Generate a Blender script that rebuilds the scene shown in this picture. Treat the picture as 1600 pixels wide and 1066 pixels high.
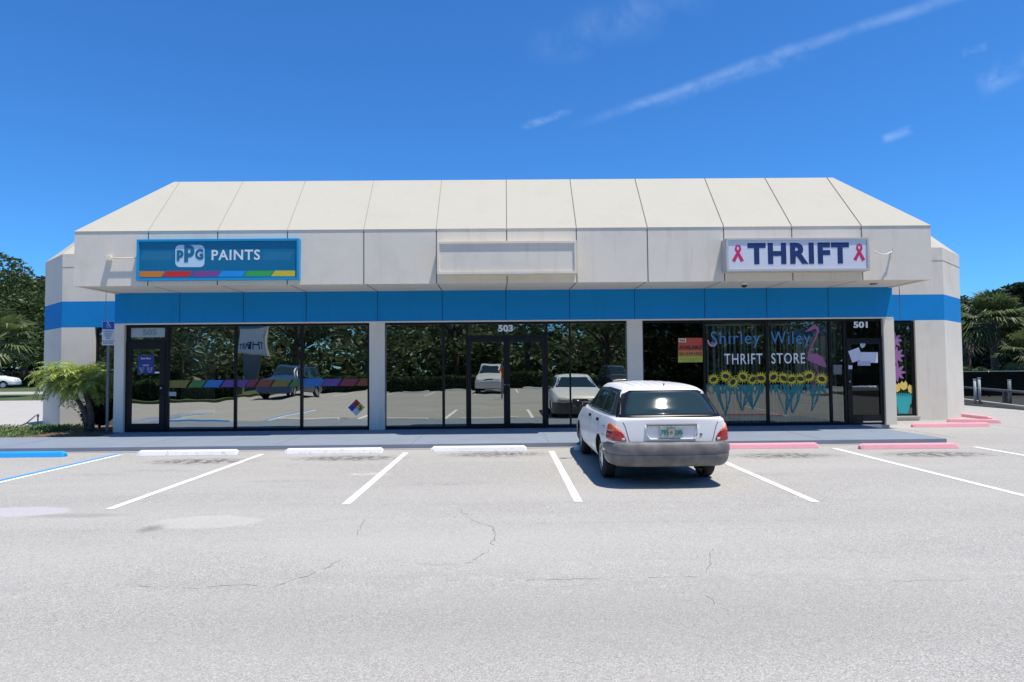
import bpy, bmesh, math, random
from mathutils import Vector, Matrix
from mathutils.bvhtree import BVHTree
R = math.radians
random.seed(7)
scene = bpy.context.scene
for o in list(bpy.data.objects): bpy.data.objects.remove(o)
COL = scene.collection

# ------------------------------------------------------------ camera
CAM_H, FPX = 1.62, 1000.0                 # focal length in pixels of a 1600 px wide picture
YAW, PITCH, ROLL = .0094, .0398, .0092
fw = Vector((math.sin(YAW)*math.cos(PITCH), math.cos(YAW)*math.cos(PITCH), math.sin(PITCH)))
rt = Vector((math.cos(YAW), -math.sin(YAW), 0)); up = rt.cross(fw)
rt2 = rt*math.cos(ROLL)-up*math.sin(ROLL); up2 = up*math.cos(ROLL)+rt*math.sin(ROLL)
cd = bpy.data.cameras.new('camera'); cam = bpy.data.objects.new('camera', cd); COL.objects.link(cam)
m = Matrix((rt2, up2, -fw)).transposed().to_4x4(); m.translation = Vector((0, 0, CAM_H)); cam.matrix_world = m
cd.sensor_width = 36; cd.lens = 36*FPX/1600; cd.clip_start = .03; cd.clip_end = 3000
scene.camera = cam

def ray(px, py):
    return (fw + rt2*((px-800)/FPX) - up2*((py-533)/FPX))
def at(px, py, Y):                        # measured picture position -> X, Z on the plane at depth Y
    d = ray(px, py); t = Y/d.y; return d.x*t, CAM_H+d.z*t
def gnd(px, py, z=0):
    d = ray(px, py); t = (z-CAM_H)/d.z; return d.x*t, d.y*t

# ------------------------------------------------------------ light
SUN = Vector((.24, -.165, 1)).normalized()  # direction towards the sun
sd = bpy.data.lights.new('sun', 'SUN'); sd.energy = 4.9; sd.angle = R(.55); sd.color = (1, .935, .83)
so = bpy.data.objects.new('sun', sd); COL.objects.link(so)
so.rotation_euler = SUN.to_track_quat('Z', 'Y').to_euler(); so.location = (0, 0, 30)
scene.view_settings.view_transform = 'Standard'; scene.view_settings.look = 'None'
scene.view_settings.gamma = 1; scene.view_settings.exposure = .28

world = bpy.data.worlds.new('World'); scene.world = world; world.use_nodes = True
wt = world.node_tree; wt.nodes.clear()
class NT:
    def __init__(s, t): s.t = t
    def n(s, typ, **k):
        nd = s.t.nodes.new(typ)
        for a, v in k.items(): setattr(nd, a, v)
        return nd
    def put(s, sock, v):
        if isinstance(v, bpy.types.NodeSocket): s.t.links.new(v, sock)
        elif v is not None:
            if hasattr(sock.default_value, '__len__') and isinstance(v, (tuple, list)) and len(v) == 3 and len(sock.default_value) == 4: v = (*v, 1)
            sock.default_value = v
    def math(s, op, a, b=None, c=None, clamp=False):
        nd = s.n('ShaderNodeMath', operation=op, use_clamp=clamp); s.put(nd.inputs[0], a); s.put(nd.inputs[1], b)
        if c is not None: s.put(nd.inputs[2], c)
        return nd.outputs[0]
    def mix(s, f, a, b, mode='MIX'):
        nd = s.n('ShaderNodeMix', data_type='RGBA', blend_type=mode); s.put(nd.inputs[0], f); s.put(nd.inputs[6], a); s.put(nd.inputs[7], b)
        return nd.outputs[2]
    def noise(s, vec, scale, detail=4, rough=.55, dist=0):
        nd = s.n('ShaderNodeTexNoise'); s.put(nd.inputs['Vector'], vec); nd.inputs['Scale'].default_value = scale
        nd.inputs['Detail'].default_value = detail; nd.inputs['Roughness'].default_value = rough; nd.inputs['Distortion'].default_value = dist
        return nd.outputs['Fac']
    def ramp(s, v, stops):
        nd = s.n('ShaderNodeValToRGB'); s.put(nd.inputs[0], v); e = nd.color_ramp.elements
        while len(e) < len(stops): e.new(.5)
        for i, (p, c) in enumerate(stops):
            e[i].position = p; e[i].color = (c, c, c, 1) if not hasattr(c, '__len__') else (*c, 1)
        return nd.outputs[0]
    def maprange(s, v, a, b, c=0, d=1, smooth=True):
        nd = s.n('ShaderNodeMapRange', interpolation_type='SMOOTHSTEP' if smooth else 'LINEAR'); s.put(nd.inputs[0], v)
        for i, x in enumerate((a, b, c, d)): nd.inputs[i+1].default_value = x
        return nd.outputs[0]
    def mapping(s, vec, sc=(1, 1, 1), loc=(0, 0, 0), rot=(0, 0, 0)):
        nd = s.n('ShaderNodeMapping'); s.put(nd.inputs[0], vec); nd.inputs['Scale'].default_value = sc; nd.inputs['Location'].default_value = loc
        nd.inputs['Rotation'].default_value = rot
        return nd.outputs[0]
W = NT(wt)
sky = W.n('ShaderNodeTexSky', sky_type='NISHITA', sun_disc=False)
sky.sun_elevation = math.asin(SUN.z); sky.sun_rotation = math.atan2(SUN.x, SUN.y)
sky.altitude = 0; sky.air_density = 1.0; sky.dust_density = .1; sky.ozone_density = 5.0
tc = W.n('ShaderNodeTexCoord').outputs['Generated']
def vdot(v, c):
    nd = W.n('ShaderNodeVectorMath', operation='DOT_PRODUCT'); W.put(nd.inputs[0], v); nd.inputs[1].default_value = c; return nd.outputs['Value']
cl = None
def streak(a, b, width, amp, nscale, thr0, thr1):
    """a thin cirrus band high in the sky between two directions"""
    global cl
    d1, d2 = ray(*a).normalized(), ray(*b).normalized()
    nrm = d1.cross(d2).normalized(); mid = (d1+d2).normalized(); tang = nrm.cross(mid).normalized()
    half = math.acos(max(-1, min(1, d1.dot(d2))))/2
    wob = W.math('MULTIPLY', W.math('SUBTRACT', W.noise(tc, 9, 3), .5), width*1.3)
    dist = W.math('ABSOLUTE', W.math('ADD', vdot(tc, nrm), wob))
    band = W.maprange(dist, width, 0, 0, 1)
    al = W.math('ABSOLUTE', vdot(tc, tang))
    along = W.maprange(al, math.sin(half), math.sin(half)*.55, 0, 1)
    front = W.math('GREATER_THAN', vdot(tc, mid), 0)
    tex = W.maprange(W.noise(W.mapping(tc, (1, 1, 1)), nscale, 6, .6, .4), thr0, thr1)
    v = W.math('MULTIPLY', W.math('MULTIPLY', W.math('MULTIPLY', band, along), front), W.math('MULTIPLY', tex, amp))
    cl = v if cl is None else W.math('MAXIMUM', cl, v)
streak((880, 203), (1640, -58), .011, .17, 22, .1, .8)
streak((1000, 165), (1300, 70), .014, .12, 30, .3, .7)
streak((800, 90), (1160, -40), .05, .08, 12, .4, .75)
streak((810, 200), (900, 170), .008, .14, 40, .3, .65)
streak((1500, 85), (1545, 70), .007, .16, 40, .3, .65)
streak((1375, 220), (1430, 200), .009, .16, 40, .3, .65)
streak((1520, 135), (1660, 70), .024, .16, 25, .35, .7)
hs = W.n('ShaderNodeHueSaturation'); hs.inputs['Saturation'].default_value = 1.0; hs.inputs['Value'].default_value = 1.0
W.put(hs.inputs['Color'], sky.outputs[0])
bg = W.n('ShaderNodeBackground'); bg.inputs[1].default_value = .125
W.put(bg.inputs[0], W.mix(cl, W.mix(1.0, hs.outputs[0], (.31, .73, 1.14), 'MULTIPLY'), (6.0, 7.2, 8.6)))
wo = W.n('ShaderNodeOutputWorld'); wt.links.new(bg.outputs[0], wo.inputs[0])
scene.cycles.max_bounces = 8; scene.cycles.transparent_max_bounces = 12

# ------------------------------------------------------------ materials
MATS = {}
def mat(name, color=(.5, .5, .5), rough=.6, metal=0, spec=.5, bump=0, bscale=60, var=0, vscale=3, coat=0, trans=0, emis=None):
    if name in MATS: return MATS[name]
    M = bpy.data.materials.new(name); M.use_nodes = True; t = NT(M.node_tree); b = M.node_tree.nodes['Principled BSDF']
    co = t.n('ShaderNodeTexCoord').outputs['Object']
    if var:
        n1 = t.noise(co, vscale, 5, .6)
        c = t.mix(t.maprange(n1, .3, .7, 0, 1), tuple(x*(1-var) for x in color), tuple(min(1, x*(1+var)) for x in color))
        t.put(b.inputs['Base Color'], c)
    else: b.inputs['Base Color'].default_value = (*color, 1)
    b.inputs['Roughness'].default_value = rough; b.inputs['Metallic'].default_value = metal
    b.inputs['Specular IOR Level'].default_value = spec; b.inputs['Coat Weight'].default_value = coat
    if bump:
        bn = t.n('ShaderNodeBump'); bn.inputs['Strength'].default_value = bump; bn.inputs['Distance'].default_value = .01
        t.put(bn.inputs['Height'], t.noise(co, bscale, 5, .65)); t.put(b.inputs['Normal'], bn.outputs[0])
    MATS[name] = M; return M

def stucco(name, color, streaks=.1):
    M = bpy.data.materials.new(name); M.use_nodes = True; t = NT(M.node_tree); b = M.node_tree.nodes['Principled BSDF']
    g = t.n('ShaderNodeNewGeometry').outputs['Position']
    big = t.noise(g, .9, 5, .6, .6); drip = t.noise(t.mapping(g, (5, 5, .5)), 1.2, 5, .6)
    fine = t.noise(g, 45, 4, .7)
    c = t.mix(t.math('MULTIPLY', t.maprange(big, .45, .75), streaks*1.4), color, tuple(x*.72 for x in color))
    c = t.mix(t.math('MULTIPLY', t.maprange(drip, .52, .75), streaks), c, tuple(x*.6 for x in color))
    c = t.mix(t.maprange(fine, .3, .7, 0, .10), c, tuple(x*.7 for x in color))
    t.put(b.inputs['Base Color'], c); b.inputs['Roughness'].default_value = .9; b.inputs['Specular IOR Level'].default_value = .2
    bn = t.n('ShaderNodeBump'); bn.inputs['Strength'].default_value = .35; bn.inputs['Distance'].default_value = .006
    t.put(bn.inputs['Height'], t.math('ADD', t.noise(g, 60, 5, .7), t.math('MULTIPLY', t.noise(g, 2.2, 3, .5, .5), 2.5)))
    t.put(b.inputs['Normal'], bn.outputs[0]); MATS[name] = M; return M

M_wall = stucco('stucco_wall', (.765, .70, .585), .24)
M_roof = stucco('stucco_roof', (.485, .455, .375), .09)
M_blue = stucco('stucco_blue', (.008, .245, .60), .16)
M_joint = mat('joint_sealant', (.10, .095, .09), .9)
M_frame = mat('bronze_frame', (.009, .010, .011), .4, 0, .25, bump=.02)
M_alum = mat('aluminium', (.62, .63, .64), .4, .8)
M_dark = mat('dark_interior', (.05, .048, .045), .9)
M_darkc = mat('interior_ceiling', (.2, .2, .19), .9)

def glass(name, refl, tint, through, wav=.012):
    M = bpy.data.materials.new(name); M.use_nodes = True; t = NT(M.node_tree); M.node_tree.nodes.clear()
    g = t.n('ShaderNodeNewGeometry').outputs['Position']
    bn = t.n('ShaderNodeBump'); bn.inputs['Strength'].default_value = 1; bn.inputs['Distance'].default_value = wav
    t.put(bn.inputs['Height'], t.noise(t.mapping(g, (1, 1, .8)), .8, 2, .45))
    gl = t.n('ShaderNodeBsdfGlossy'); gl.inputs['Color'].default_value = (*tint, 1); gl.inputs['Roughness'].default_value = .0
    t.put(gl.inputs['Normal'], bn.outputs[0])
    tr = t.n('ShaderNodeBsdfTransparent'); tr.inputs['Color'].default_value = (*through, 1)
    lw = t.n('ShaderNodeLayerWeight'); lw.inputs['Blend'].default_value = .25
    fac = t.math('ADD', refl, t.math('MULTIPLY', lw.outputs['Fresnel'], .35), clamp=True)
    mx = t.n('ShaderNodeMixShader'); t.put(mx.inputs[0], fac); t.put(mx.inputs[1], tr.outputs[0]); t.put(mx.inputs[2], gl.outputs[0])
    o = t.n('ShaderNodeOutputMaterial'); t.put(o.inputs[0], mx.outputs[0]); MATS[name] = M; return M
G_mirror = glass('mirror_film_glass', .55, (.88, .89, .81), (.13, .14, .13), .007)
G_grey = glass('grey_glass', .43, (.84, .88, .80), (.14, .14, .14), .004)
G_clear = glass('shop_glass', .17, (.85, .92, .86), (.42, .47, .46), .002)
G_black = glass('black_glass', .05, (.8, .85, .85), (.16, .17, .17), .001)

# asphalt with aggregate, patches and stains
def asphalt():
    M = bpy.data.materials.new('asphalt'); M.use_nodes = True; t = NT(M.node_tree); b = M.node_tree.nodes['Principled BSDF']
    g = t.n('ShaderNodeNewGeometry').outputs['Position']
    v = t.n('ShaderNodeTexVoronoi'); v.inputs['Scale'].default_value = 125; t.put(v.inputs['Vector'], g)
    sp = t.n('ShaderNodeSeparateColor'); t.put(sp.inputs[0], v.outputs['Color'])
    c = t.ramp(sp.outputs[0], [(0, (.16, .152, .138)), (.14, (.28, .268, .24)), (.55, (.365, .35, .318)), (.85, (.475, .456, .413)), (1, (.60, .58, .53))])
    f2 = t.noise(g, 220, 3, .7); c = t.mix(t.maprange(f2, .3, .75, 0, .45), c, (.24, .235, .23))
    mid = t.noise(g, 3.0, 6, .65); c = t.mix(t.maprange(mid, .35, .75, 0, .22), c, (.29, .275, .245))
    big = t.noise(t.mapping(g, (.22, .8, 1)), .7, 5, .6, .5)
    c = t.mix(t.maprange(big, .3, .7, 0, .4), c, (.43, .415, .375))
    seam = t.noise(t.mapping(g, (.05, 3.2, 1)), 1.0, 4, .6); c = t.mix(t.maprange(seam, .55, .72, 0, .14), c, (.24, .235, .23))
    tw = t.noise(t.mapping(g, (.12, 1.6, 1), (3, 2, 0)), 1.0, 3, .5); c = t.mix(t.maprange(tw, .45, .7, 0, .18), c, (.30, .29, .28))
    spk = t.noise(g, 14, 5, .8); c = t.mix(t.maprange(spk, .71, .76, 0, .6), c, (.12, .115, .11))
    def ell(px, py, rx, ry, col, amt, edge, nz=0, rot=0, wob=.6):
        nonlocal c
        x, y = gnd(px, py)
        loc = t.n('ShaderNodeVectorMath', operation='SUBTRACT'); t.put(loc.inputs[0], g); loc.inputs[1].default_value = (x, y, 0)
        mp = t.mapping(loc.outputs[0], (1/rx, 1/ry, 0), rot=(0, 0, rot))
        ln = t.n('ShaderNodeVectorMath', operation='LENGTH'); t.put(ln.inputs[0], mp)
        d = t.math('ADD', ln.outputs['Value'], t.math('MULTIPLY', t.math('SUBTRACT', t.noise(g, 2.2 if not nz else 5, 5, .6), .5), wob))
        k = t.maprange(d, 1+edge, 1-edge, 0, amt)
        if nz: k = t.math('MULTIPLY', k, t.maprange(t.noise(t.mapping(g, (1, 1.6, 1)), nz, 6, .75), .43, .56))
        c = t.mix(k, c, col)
    ell(322, 816, .56, .30, (.50, .48, .43), .38, .12, wob=.9)
    ell(20, 800, .62, .26, (.50, .50, .53), .42, .12)
    ell(120, 806, .5, .10, (.2, .195, .19), .4, .5)
    ell(236, 826, .09, .13, (.13, .125, .12), .6, .9, wob=.1)
    ell(1000, 905, 5, .25, (.25, .24, .22), .25, .8, 3); ell(500, 985, 3, .5, (.26, .25, .23), .3, .8); ell(1250, 960, 2.5, .5, (.26, .25, .23), .3, .8); ell(700, 845, 3, .5, (.42, .405, .37), .3, .8)
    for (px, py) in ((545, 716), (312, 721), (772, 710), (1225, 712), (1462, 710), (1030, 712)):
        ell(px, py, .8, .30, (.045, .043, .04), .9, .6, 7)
    ell(575, 741, .3, .12, (.55, .54, .51), .6, .2, 5)
    for (px, py) in ((690, 756), (440, 752), (1190, 742), (150, 742), (240, 735)): ell(px, py, .5, .12, (.22, .215, .21), .4, .7, 6)
    t.put(b.inputs['Base Color'], c); b.inputs['Roughness'].default_value = .88; b.inputs['Specular IOR Level'].default_value = .25
    bn = t.n('ShaderNodeBump'); bn.inputs['Strength'].default_value = .55; bn.inputs['Distance'].default_value = .004
    t.put(bn.inputs['Height'], v.outputs['Distance']); t.put(b.inputs['Normal'], bn.outputs[0]); MATS['asphalt'] = M; return M
M_asph = asphalt()

def worn(name, color, under=(.38, .37, .35), amt=.5, scale=14, rough=.75, thr=.60):
    M = bpy.data.materials.new(name); M.use_nodes = True; t = NT(M.node_tree); b = M.node_tree.nodes['Principled BSDF']
    g = t.n('ShaderNodeNewGeometry').outputs['Position']
    n1 = t.noise(g, scale, 6, .75); n2 = t.noise(g, 1.5, 4, .6)
    c = t.mix(t.maprange(n1, thr, thr+.08, 0, amt), color, under)
    c = t.mix(t.maprange(n2, .4, .75, 0, .22), c, tuple(x*.6 for x in color))
    t.put(b.inputs['Base Color'], c); b.inputs['Roughness'].default_value = rough; b.inputs['Specular IOR Level'].default_value = .3
    bn = t.n('ShaderNodeBump'); bn.inputs['Strength'].default_value = .4; bn.inputs['Distance'].default_value = .003
    t.put(bn.inputs['Height'], t.noise(g, 90, 4, .7)); t.put(b.inputs['Normal'], bn.outputs[0]); MATS[name] = M; return M
P_white = worn('white_line_paint', (.78, .78, .76), amt=.6, scale=22)
P_blue = worn('blue_line_paint', (.03, .27, .72), amt=.3)
P_pink = worn('pink_paint', (.78, .36, .40), (.42, .38, .36), amt=.6, scale=13, thr=.56)
P_stopw = worn('white_stop_paint', (.80, .80, .79), (.38, .37, .35), .65, 13, thr=.56)
P_stopb = worn('blue_stop_paint', (.02, .33, .80), (.2, .3, .4), .2, 9)
P_walk = worn('grey_deck_paint', (.21, .245, .295), (.36, .37, .38), .45, 6, .7)
M_conc = worn('pale_concrete', (.41, .395, .36), (.36, .35, .33), .4, 4)
M_crack = mat('crack', (.17, .163, .15), .95)

def grassmat(name, a, b_):
    M = bpy.data.materials.new(name); M.use_nodes = True; t = NT(M.node_tree); b = M.node_tree.nodes['Principled BSDF']
    g = t.n('ShaderNodeNewGeometry').outputs['Position']
    c = t.mix(t.maprange(t.noise(g, 2.5, 6, .75), .3, .7), a, b_)
    t.put(b.inputs['Base Color'], c); b.inputs['Roughness'].default_value = .9
    bn = t.n('ShaderNodeBump'); bn.inputs['Strength'].default_value = .8; bn.inputs['Distance'].default_value = .04
    t.put(bn.inputs['Height'], t.noise(g, 30, 4, .8)); t.put(b.inputs['Normal'], bn.outputs[0]); MATS[name] = M; return M
M_lawn = grassmat('lawn', (.035, .065, .012), (.085, .11, .03))  # greens darkened to stand for tree shade on the verge
M_soil = grassmat('mulch', (.10, .07, .045), (.22, .16, .11))

def leafmat(name, a, b_, scale=1.2, rough=.5):
    M = bpy.data.materials.new(name); M.use_nodes = True; t = NT(M.node_tree); b = M.node_tree.nodes['Principled BSDF']
    g = t.n('ShaderNodeNewGeometry'); 
    k = t.math('ADD', t.math('MULTIPLY', t.maprange(t.noise(g.outputs['Position'], scale, 4, .6), .3, .7), .5), t.math('MULTIPLY', g.outputs['Random Per Island'], .5))
    t.put(b.inputs['Base Color'], t.mix(k, a, b_)); b.inputs['Roughness'].default_value = rough
    b.inputs['Specular IOR Level'].default_value = .35
    out = M.node_tree.nodes['Material Output']
    tl = t.n('ShaderNodeBsdfTranslucent'); t.put(tl.inputs[0], t.mix(k, tuple(x*1.3 for x in a), tuple(x*1.3 for x in b_)))
    mx = t.n('ShaderNodeMixShader'); mx.inputs[0].default_value = .25; t.put(mx.inputs[1], b.outputs[0]); t.put(mx.inputs[2], tl.outputs[0]); t.put(out.inputs[0], mx.outputs[0])
    MATS[name] = M; return M
L_oak = leafmat('oak_leaf', (.028, .050, .014), (.085, .125, .035))
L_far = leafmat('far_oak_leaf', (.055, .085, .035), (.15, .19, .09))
L_palm = leafmat('sabal_leaf', (.05, .085, .025), (.17, .21, .08))
L_date = leafmat('date_palm_leaf', (.16, .25, .04), (.44, .50, .14), 3)
L_dark = leafmat('dark_leaf', (.012, .022, .010), (.045, .07, .022))
L_silver = leafmat('silver_leaf', (.12, .15, .11), (.24, .28, .22))
L_hedge = leafmat('hedge_leaf', (.02, .045, .012), (.06, .11, .03), 3)
L_cover = leafmat('ground_cover_leaf', (.035, .10, .02), (.12, .20, .05), 4)
L_dry = leafmat('dry_leaf', (.14, .09, .05), (.30, .22, .14), 4)
M_bark = mat('bark', (.11, .085, .065), .95, bump=.8, bscale=18, var=.4, vscale=6)
M_pbark = mat('palm_bark', (.13, .105, .085), .95, bump=.9, bscale=14, var=.4, vscale=9)

# ------------------------------------------------------------ mesh helpers
class MB:
    def __init__(s): s.v = []; s.f = []; s.mi = []; s.cur = 0
    def quad(s, *p):
        i = len(s.v); s.v += [tuple(q) for q in p]; s.f.append(tuple(range(i, i+len(p)))); s.mi.append(s.cur); return s
    def box(s, x0, x1, y0, y1, z0, z1):
        i = len(s.v)
        s.v += [(x0, y0, z0), (x1, y0, z0), (x1, y1, z0), (x0, y1, z0), (x0, y0, z1), (x1, y0, z1), (x1, y1, z1), (x0, y1, z1)]
        for q in ((0, 3, 2, 1), (4, 5, 6, 7), (0, 1, 5, 4), (1, 2, 6, 5), (2, 3, 7, 6), (3, 0, 4, 7)): s.f.append(tuple(i+k for k in q)); s.mi.append(s.cur)
        return s
    def prism(s, pts, a, b, axis='y'):        # pts 2-D, extruded from a to b along the axis
        n = len(pts); i = len(s.v)
        f = {'y': lambda p, d: (p[0], d, p[1]), 'z': lambda p, d: (p[0], p[1], d), 'x': lambda p, d: (d, p[0], p[1])}[axis]
        s.v += [f(p, a) for p in pts]+[f(p, b) for p in pts]
        s.f.append(tuple(range(i, i+n))); s.f.append(tuple(range(i+2*n-1, i+n-1, -1))); s.mi += [s.cur]*2
        for k in range(n):
            j = (k+1) % n; s.f.append((i+k, i+n+k, i+n+j, i+j)); s.mi.append(s.cur)
        return s
    def tube(s, pts, r, n=8, caps=True):
        pts = [Vector(p) for p in pts]; rr = r if hasattr(r, '__len__') else [r]*len(pts); rings = []
        for k, p in enumerate(pts):
            d = (pts[min(k+1, len(pts)-1)]-pts[max(k-1, 0)]).normalized()
            a = d.cross(Vector((0, 0, 1)) if abs(d.z) < .9 else Vector((0, 1, 0))).normalized(); b = d.cross(a)
            i = len(s.v); s.v += [tuple(p+(a*math.cos(2*math.pi*q/n)+b*math.sin(2*math.pi*q/n))*rr[k]) for q in range(n)]; rings.append(i)
        for k in range(len(pts)-1):
            for q in range(n):
                w = (q+1) % n; s.f.append((rings[k]+q, rings[k]+w, rings[k+1]+w, rings[k+1]+q)); s.mi.append(s.cur)
        if caps:
            s.f.append(tuple(rings[0]+q for q in range(n))); s.f.append(tuple(rings[-1]+q for q in range(n-1, -1, -1))); s.mi += [s.cur]*2
        return s
    def lathe(s, prof, c=(0, 0, 0), axis='z', n=32, closed=False):   # prof: (radius, along)
        rings = []
        for (r, h) in prof:
            i = len(s.v)
            for q in range(n):
                a = 2*math.pi*q/n; x, y = r*math.cos(a), r*math.sin(a)
                p = (x, y, h) if axis == 'z' else ((h, x, y) if axis == 'x' else (x, h, y))
                s.v.append((c[0]+p[0], c[1]+p[1], c[2]+p[2]))
            rings.append(i)
        for k in range(len(rings)-1):
            for q in range(n):
                w = (q+1) % n; s.f.append((rings[k]+q, rings[k]+w, rings[k+1]+w, rings[k+1]+q)); s.mi.append(s.cur)
        return s
    def sphere(s, c, r, n=12, m_=8, sc=(1, 1, 1)):
        pr = []
        i0 = len(s.v)
        s.lathe([(max(1e-4, r*math.sin(math.pi*k/m_)), -r*math.cos(math.pi*k/m_)) for k in range(m_+1)], (0, 0, 0), 'z', n)
        for k in range(i0, len(s.v)): s.v[k] = tuple(s.v[k][j]*sc[j]+c[j] for j in range(3))
        return s
    def build(s, name, mats, parent=None, bevel=0, smooth=False, seg=2):
        me = bpy.data.meshes.new(name); me.from_pydata(s.v, [], s.f)
        for mm in (mats if isinstance(mats, (list, tuple)) else [mats]): me.materials.append(mm)
        if len(me.materials) > 1: me.polygons.foreach_set('material_index', s.mi)
        me.update(); o = bpy.data.objects.new(name, me); COL.objects.link(o)
        if not (len(s.f) > 3000):
            b = bmesh.new(); b.from_mesh(me)
            if bevel or smooth: bmesh.ops.remove_doubles(b, verts=b.verts, dist=1e-5)
            bmesh.ops.recalc_face_normals(b, faces=b.faces)
            if bevel: bmesh.ops.bevel(b, geom=list(b.edges), offset=bevel, segments=seg, affect='EDGES', profile=.5, clamp_overlap=True)
            b.to_mesh(me); b.free()
        if smooth: me.polygons.foreach_set('use_smooth', [True]*len(me.polygons)); me.update()
        if parent:
            o.parent = parent; o.matrix_parent_inverse = Matrix.Translation(-Vector(parent.location)) if False else Matrix.Identity(4)
        return o
def tag(o, label=None, cat=None, group=None, kind=None):
    if label: o['label'] = label
    if cat: o['category'] = cat
    if group: o['group'] = group
    if kind: o['kind'] = kind
    return o
def thing(name, label, cat, loc=(0, 0, 0), rz=0, group=None):
    o = bpy.data.objects.new(name, None); COL.objects.link(o); o.location = loc; o.rotation_euler = (0, 0, rz); o.empty_display_size = .3
    return tag(o, label, cat, group)
def loc_mb(mb, loc):                      # world-space builder -> local to a thing at loc
    mb.v = [(a-loc[0], b-loc[1], c-loc[2]) for a, b, c in mb.v]; return mb
def wpart(mb, name, mats, parent, **k):
    return loc_mb(mb, parent.matrix_world_loc if hasattr(parent, 'matrix_world_loc') else wloc(parent)).build(name, mats, parent, **k)
def wloc(o):
    l = Vector((0, 0, 0))
    while o: l += Vector(o.location); o = o.parent
    return l
def copy_tree(o, parent=None):
    c = o.copy(); COL.objects.link(c); c.parent = parent
    for ch in list(o.children): copy_tree(ch, c)
    return c
def text(body, x, z, size, y, depth=.004, parent=None, mtl=None, name='lettering', bold=0, align='CENTER', sx=1, shear=0, space=1, wid=None, hgt=None, rz=0, center=True):
    cu = bpy.data.curves.new('tmp', 'FONT'); cu.body = body; cu.size = size; cu.align_x = 'CENTER'; cu.align_y = 'CENTER'
    cu.extrude = depth/2; cu.offset = bold; cu.shear = shear; cu.space_character = space; cu.resolution_u = 4
    o = bpy.data.objects.new('tmp', cu); COL.objects.link(o); bpy.context.view_layer.update()
    me = bpy.data.meshes.new_from_object(o.evaluated_get(bpy.context.evaluated_depsgraph_get()))
    bpy.data.objects.remove(o); bpy.data.curves.remove(cu)
    xs = [v.co.x for v in me.vertices]; zs = [v.co.y for v in me.vertices]
    kx = wid/(max(xs)-min(xs)) if wid else sx; kz = hgt/(max(zs)-min(zs)) if hgt else 1
    cx, cz = (max(xs)+min(xs))/2, (max(zs)+min(zs))/2
    pl = wloc(parent) if parent else Vector((0, 0, 0))
    for v in me.vertices:
        a, b = (v.co.x-cx)*kx, (v.co.y-cz)*kz
        v.co = Vector((x+a, y-v.co.z-depth/2, z+b))-pl
    me.materials.clear(); me.materials.append(mtl)
    o = bpy.data.objects.new(name, me); COL.objects.link(o); o.parent = parent
    return o

# ------------------------------------------------------------ the setting: ground
def sheet(name, poly, z, m_, label=None):
    mb = MB(); mb.quad(*[(x, y, z) for x, y in poly]); o = mb.build(name, m_); tag(o, label, None, None, 'structure'); return o
sheet('ground', [(-400, -400), (400, -400), (400, 600), (-400, 600)], -.02, M_lawn)
sheet('parking_lot', [(-60, -13.5), (40, -13.5), (40, 26), (-11, 26), (-60, 26)], 0, M_asph)

YF, YW, YG = 14.244, 15.745, 15.86         # fascia, main wall, glazing
XL, XR = -9.59, 9.60
YC = 12.815; DECK = .10
rx1, _ = gnd(1503, 689, DECK); 
dk = MB(); dk.prism([(-40, YC), (rx1, YC), (rx1-.05, YW+.06), (9.45, YW+.06), (9.45, YW+.3), (-9.45, YW+.3), (-9.45, YW-.9+.0), (-40, YW-.9)], 0, DECK, 'z')
deck = dk.build('sidewalk', P_walk, bevel=.012); tag(deck, kind='structure')
# joints sawn across the deck are slight: thin dark strips
ex = MB()
for k in range(-10, 7): ex.box(k*2.74+.84-.004, k*2.74+.84+.004, YC+.02, YW-.95 if k < -3 else YW-.02, DECK, DECK+.002)
tag(ex.build('sidewalk_joints', mat('deck_joint', (.10, .12, .15), .9)), kind='structure')
lip = MB(); lip.box(-40, rx1-.1, YC-.10, YC-.004, 0, .012)
tag(lip.build('curb_apron', M_conc), kind='structure')

# parking lines
WL = .10
XS = [-9.9+.0, -4.64, -1.92, .847, 3.61, 6.25, 8.95]
ln = MB()
def stripe(mb, x, y0, y1, w=WL, z=.004, sk=0):
    mb.quad((x-w/2, y0, z), (x+w/2, y0, z), (x+w/2+sk, y1, z), (x-w/2+sk, y1, z))
for x, y0 in zip(XS[1:], (7.57, 7.69, 7.69, 7.53, 7.55, 7.6)): stripe(ln, x, y0, 12.25)
bx = gnd(208, 706)[0]
stripe(ln, bx+.02, 7.3, 12.4)
# bays along the right flank and behind the camera
for k in range(3): 
    a = gnd(1556+k*60, 658+k*3); ln.quad((a[0], a[1], .004), (a[0]+.1, a[1]-.05, .004), (a[0]+4.5, a[1]-2.2, .004), (a[0]+4.4, a[1]-2.1, .004))
for k in range(-4, 9): stripe(ln, .85+k*2.74, -10.3, -5.2)
tag(ln.build('parking_lines', P_white), kind='structure')
lb = MB(); stripe(lb, bx-.09, 7.3, 12.55, .11, .0045); stripe(lb, bx-3.7, 7.3, 12.4, .1, .0045)
for k in range(7): lb.quad((bx-3.6, 7.6+k*.75, .0045), (bx-3.6, 7.75+k*.75, .0045), (bx-5.0, 9.0+k*.75, .0045), (bx-5.0, 8.85+k*.75, .0045))
tag(lb.build('accessible_bay_lines', P_blue), kind='structure')

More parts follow.
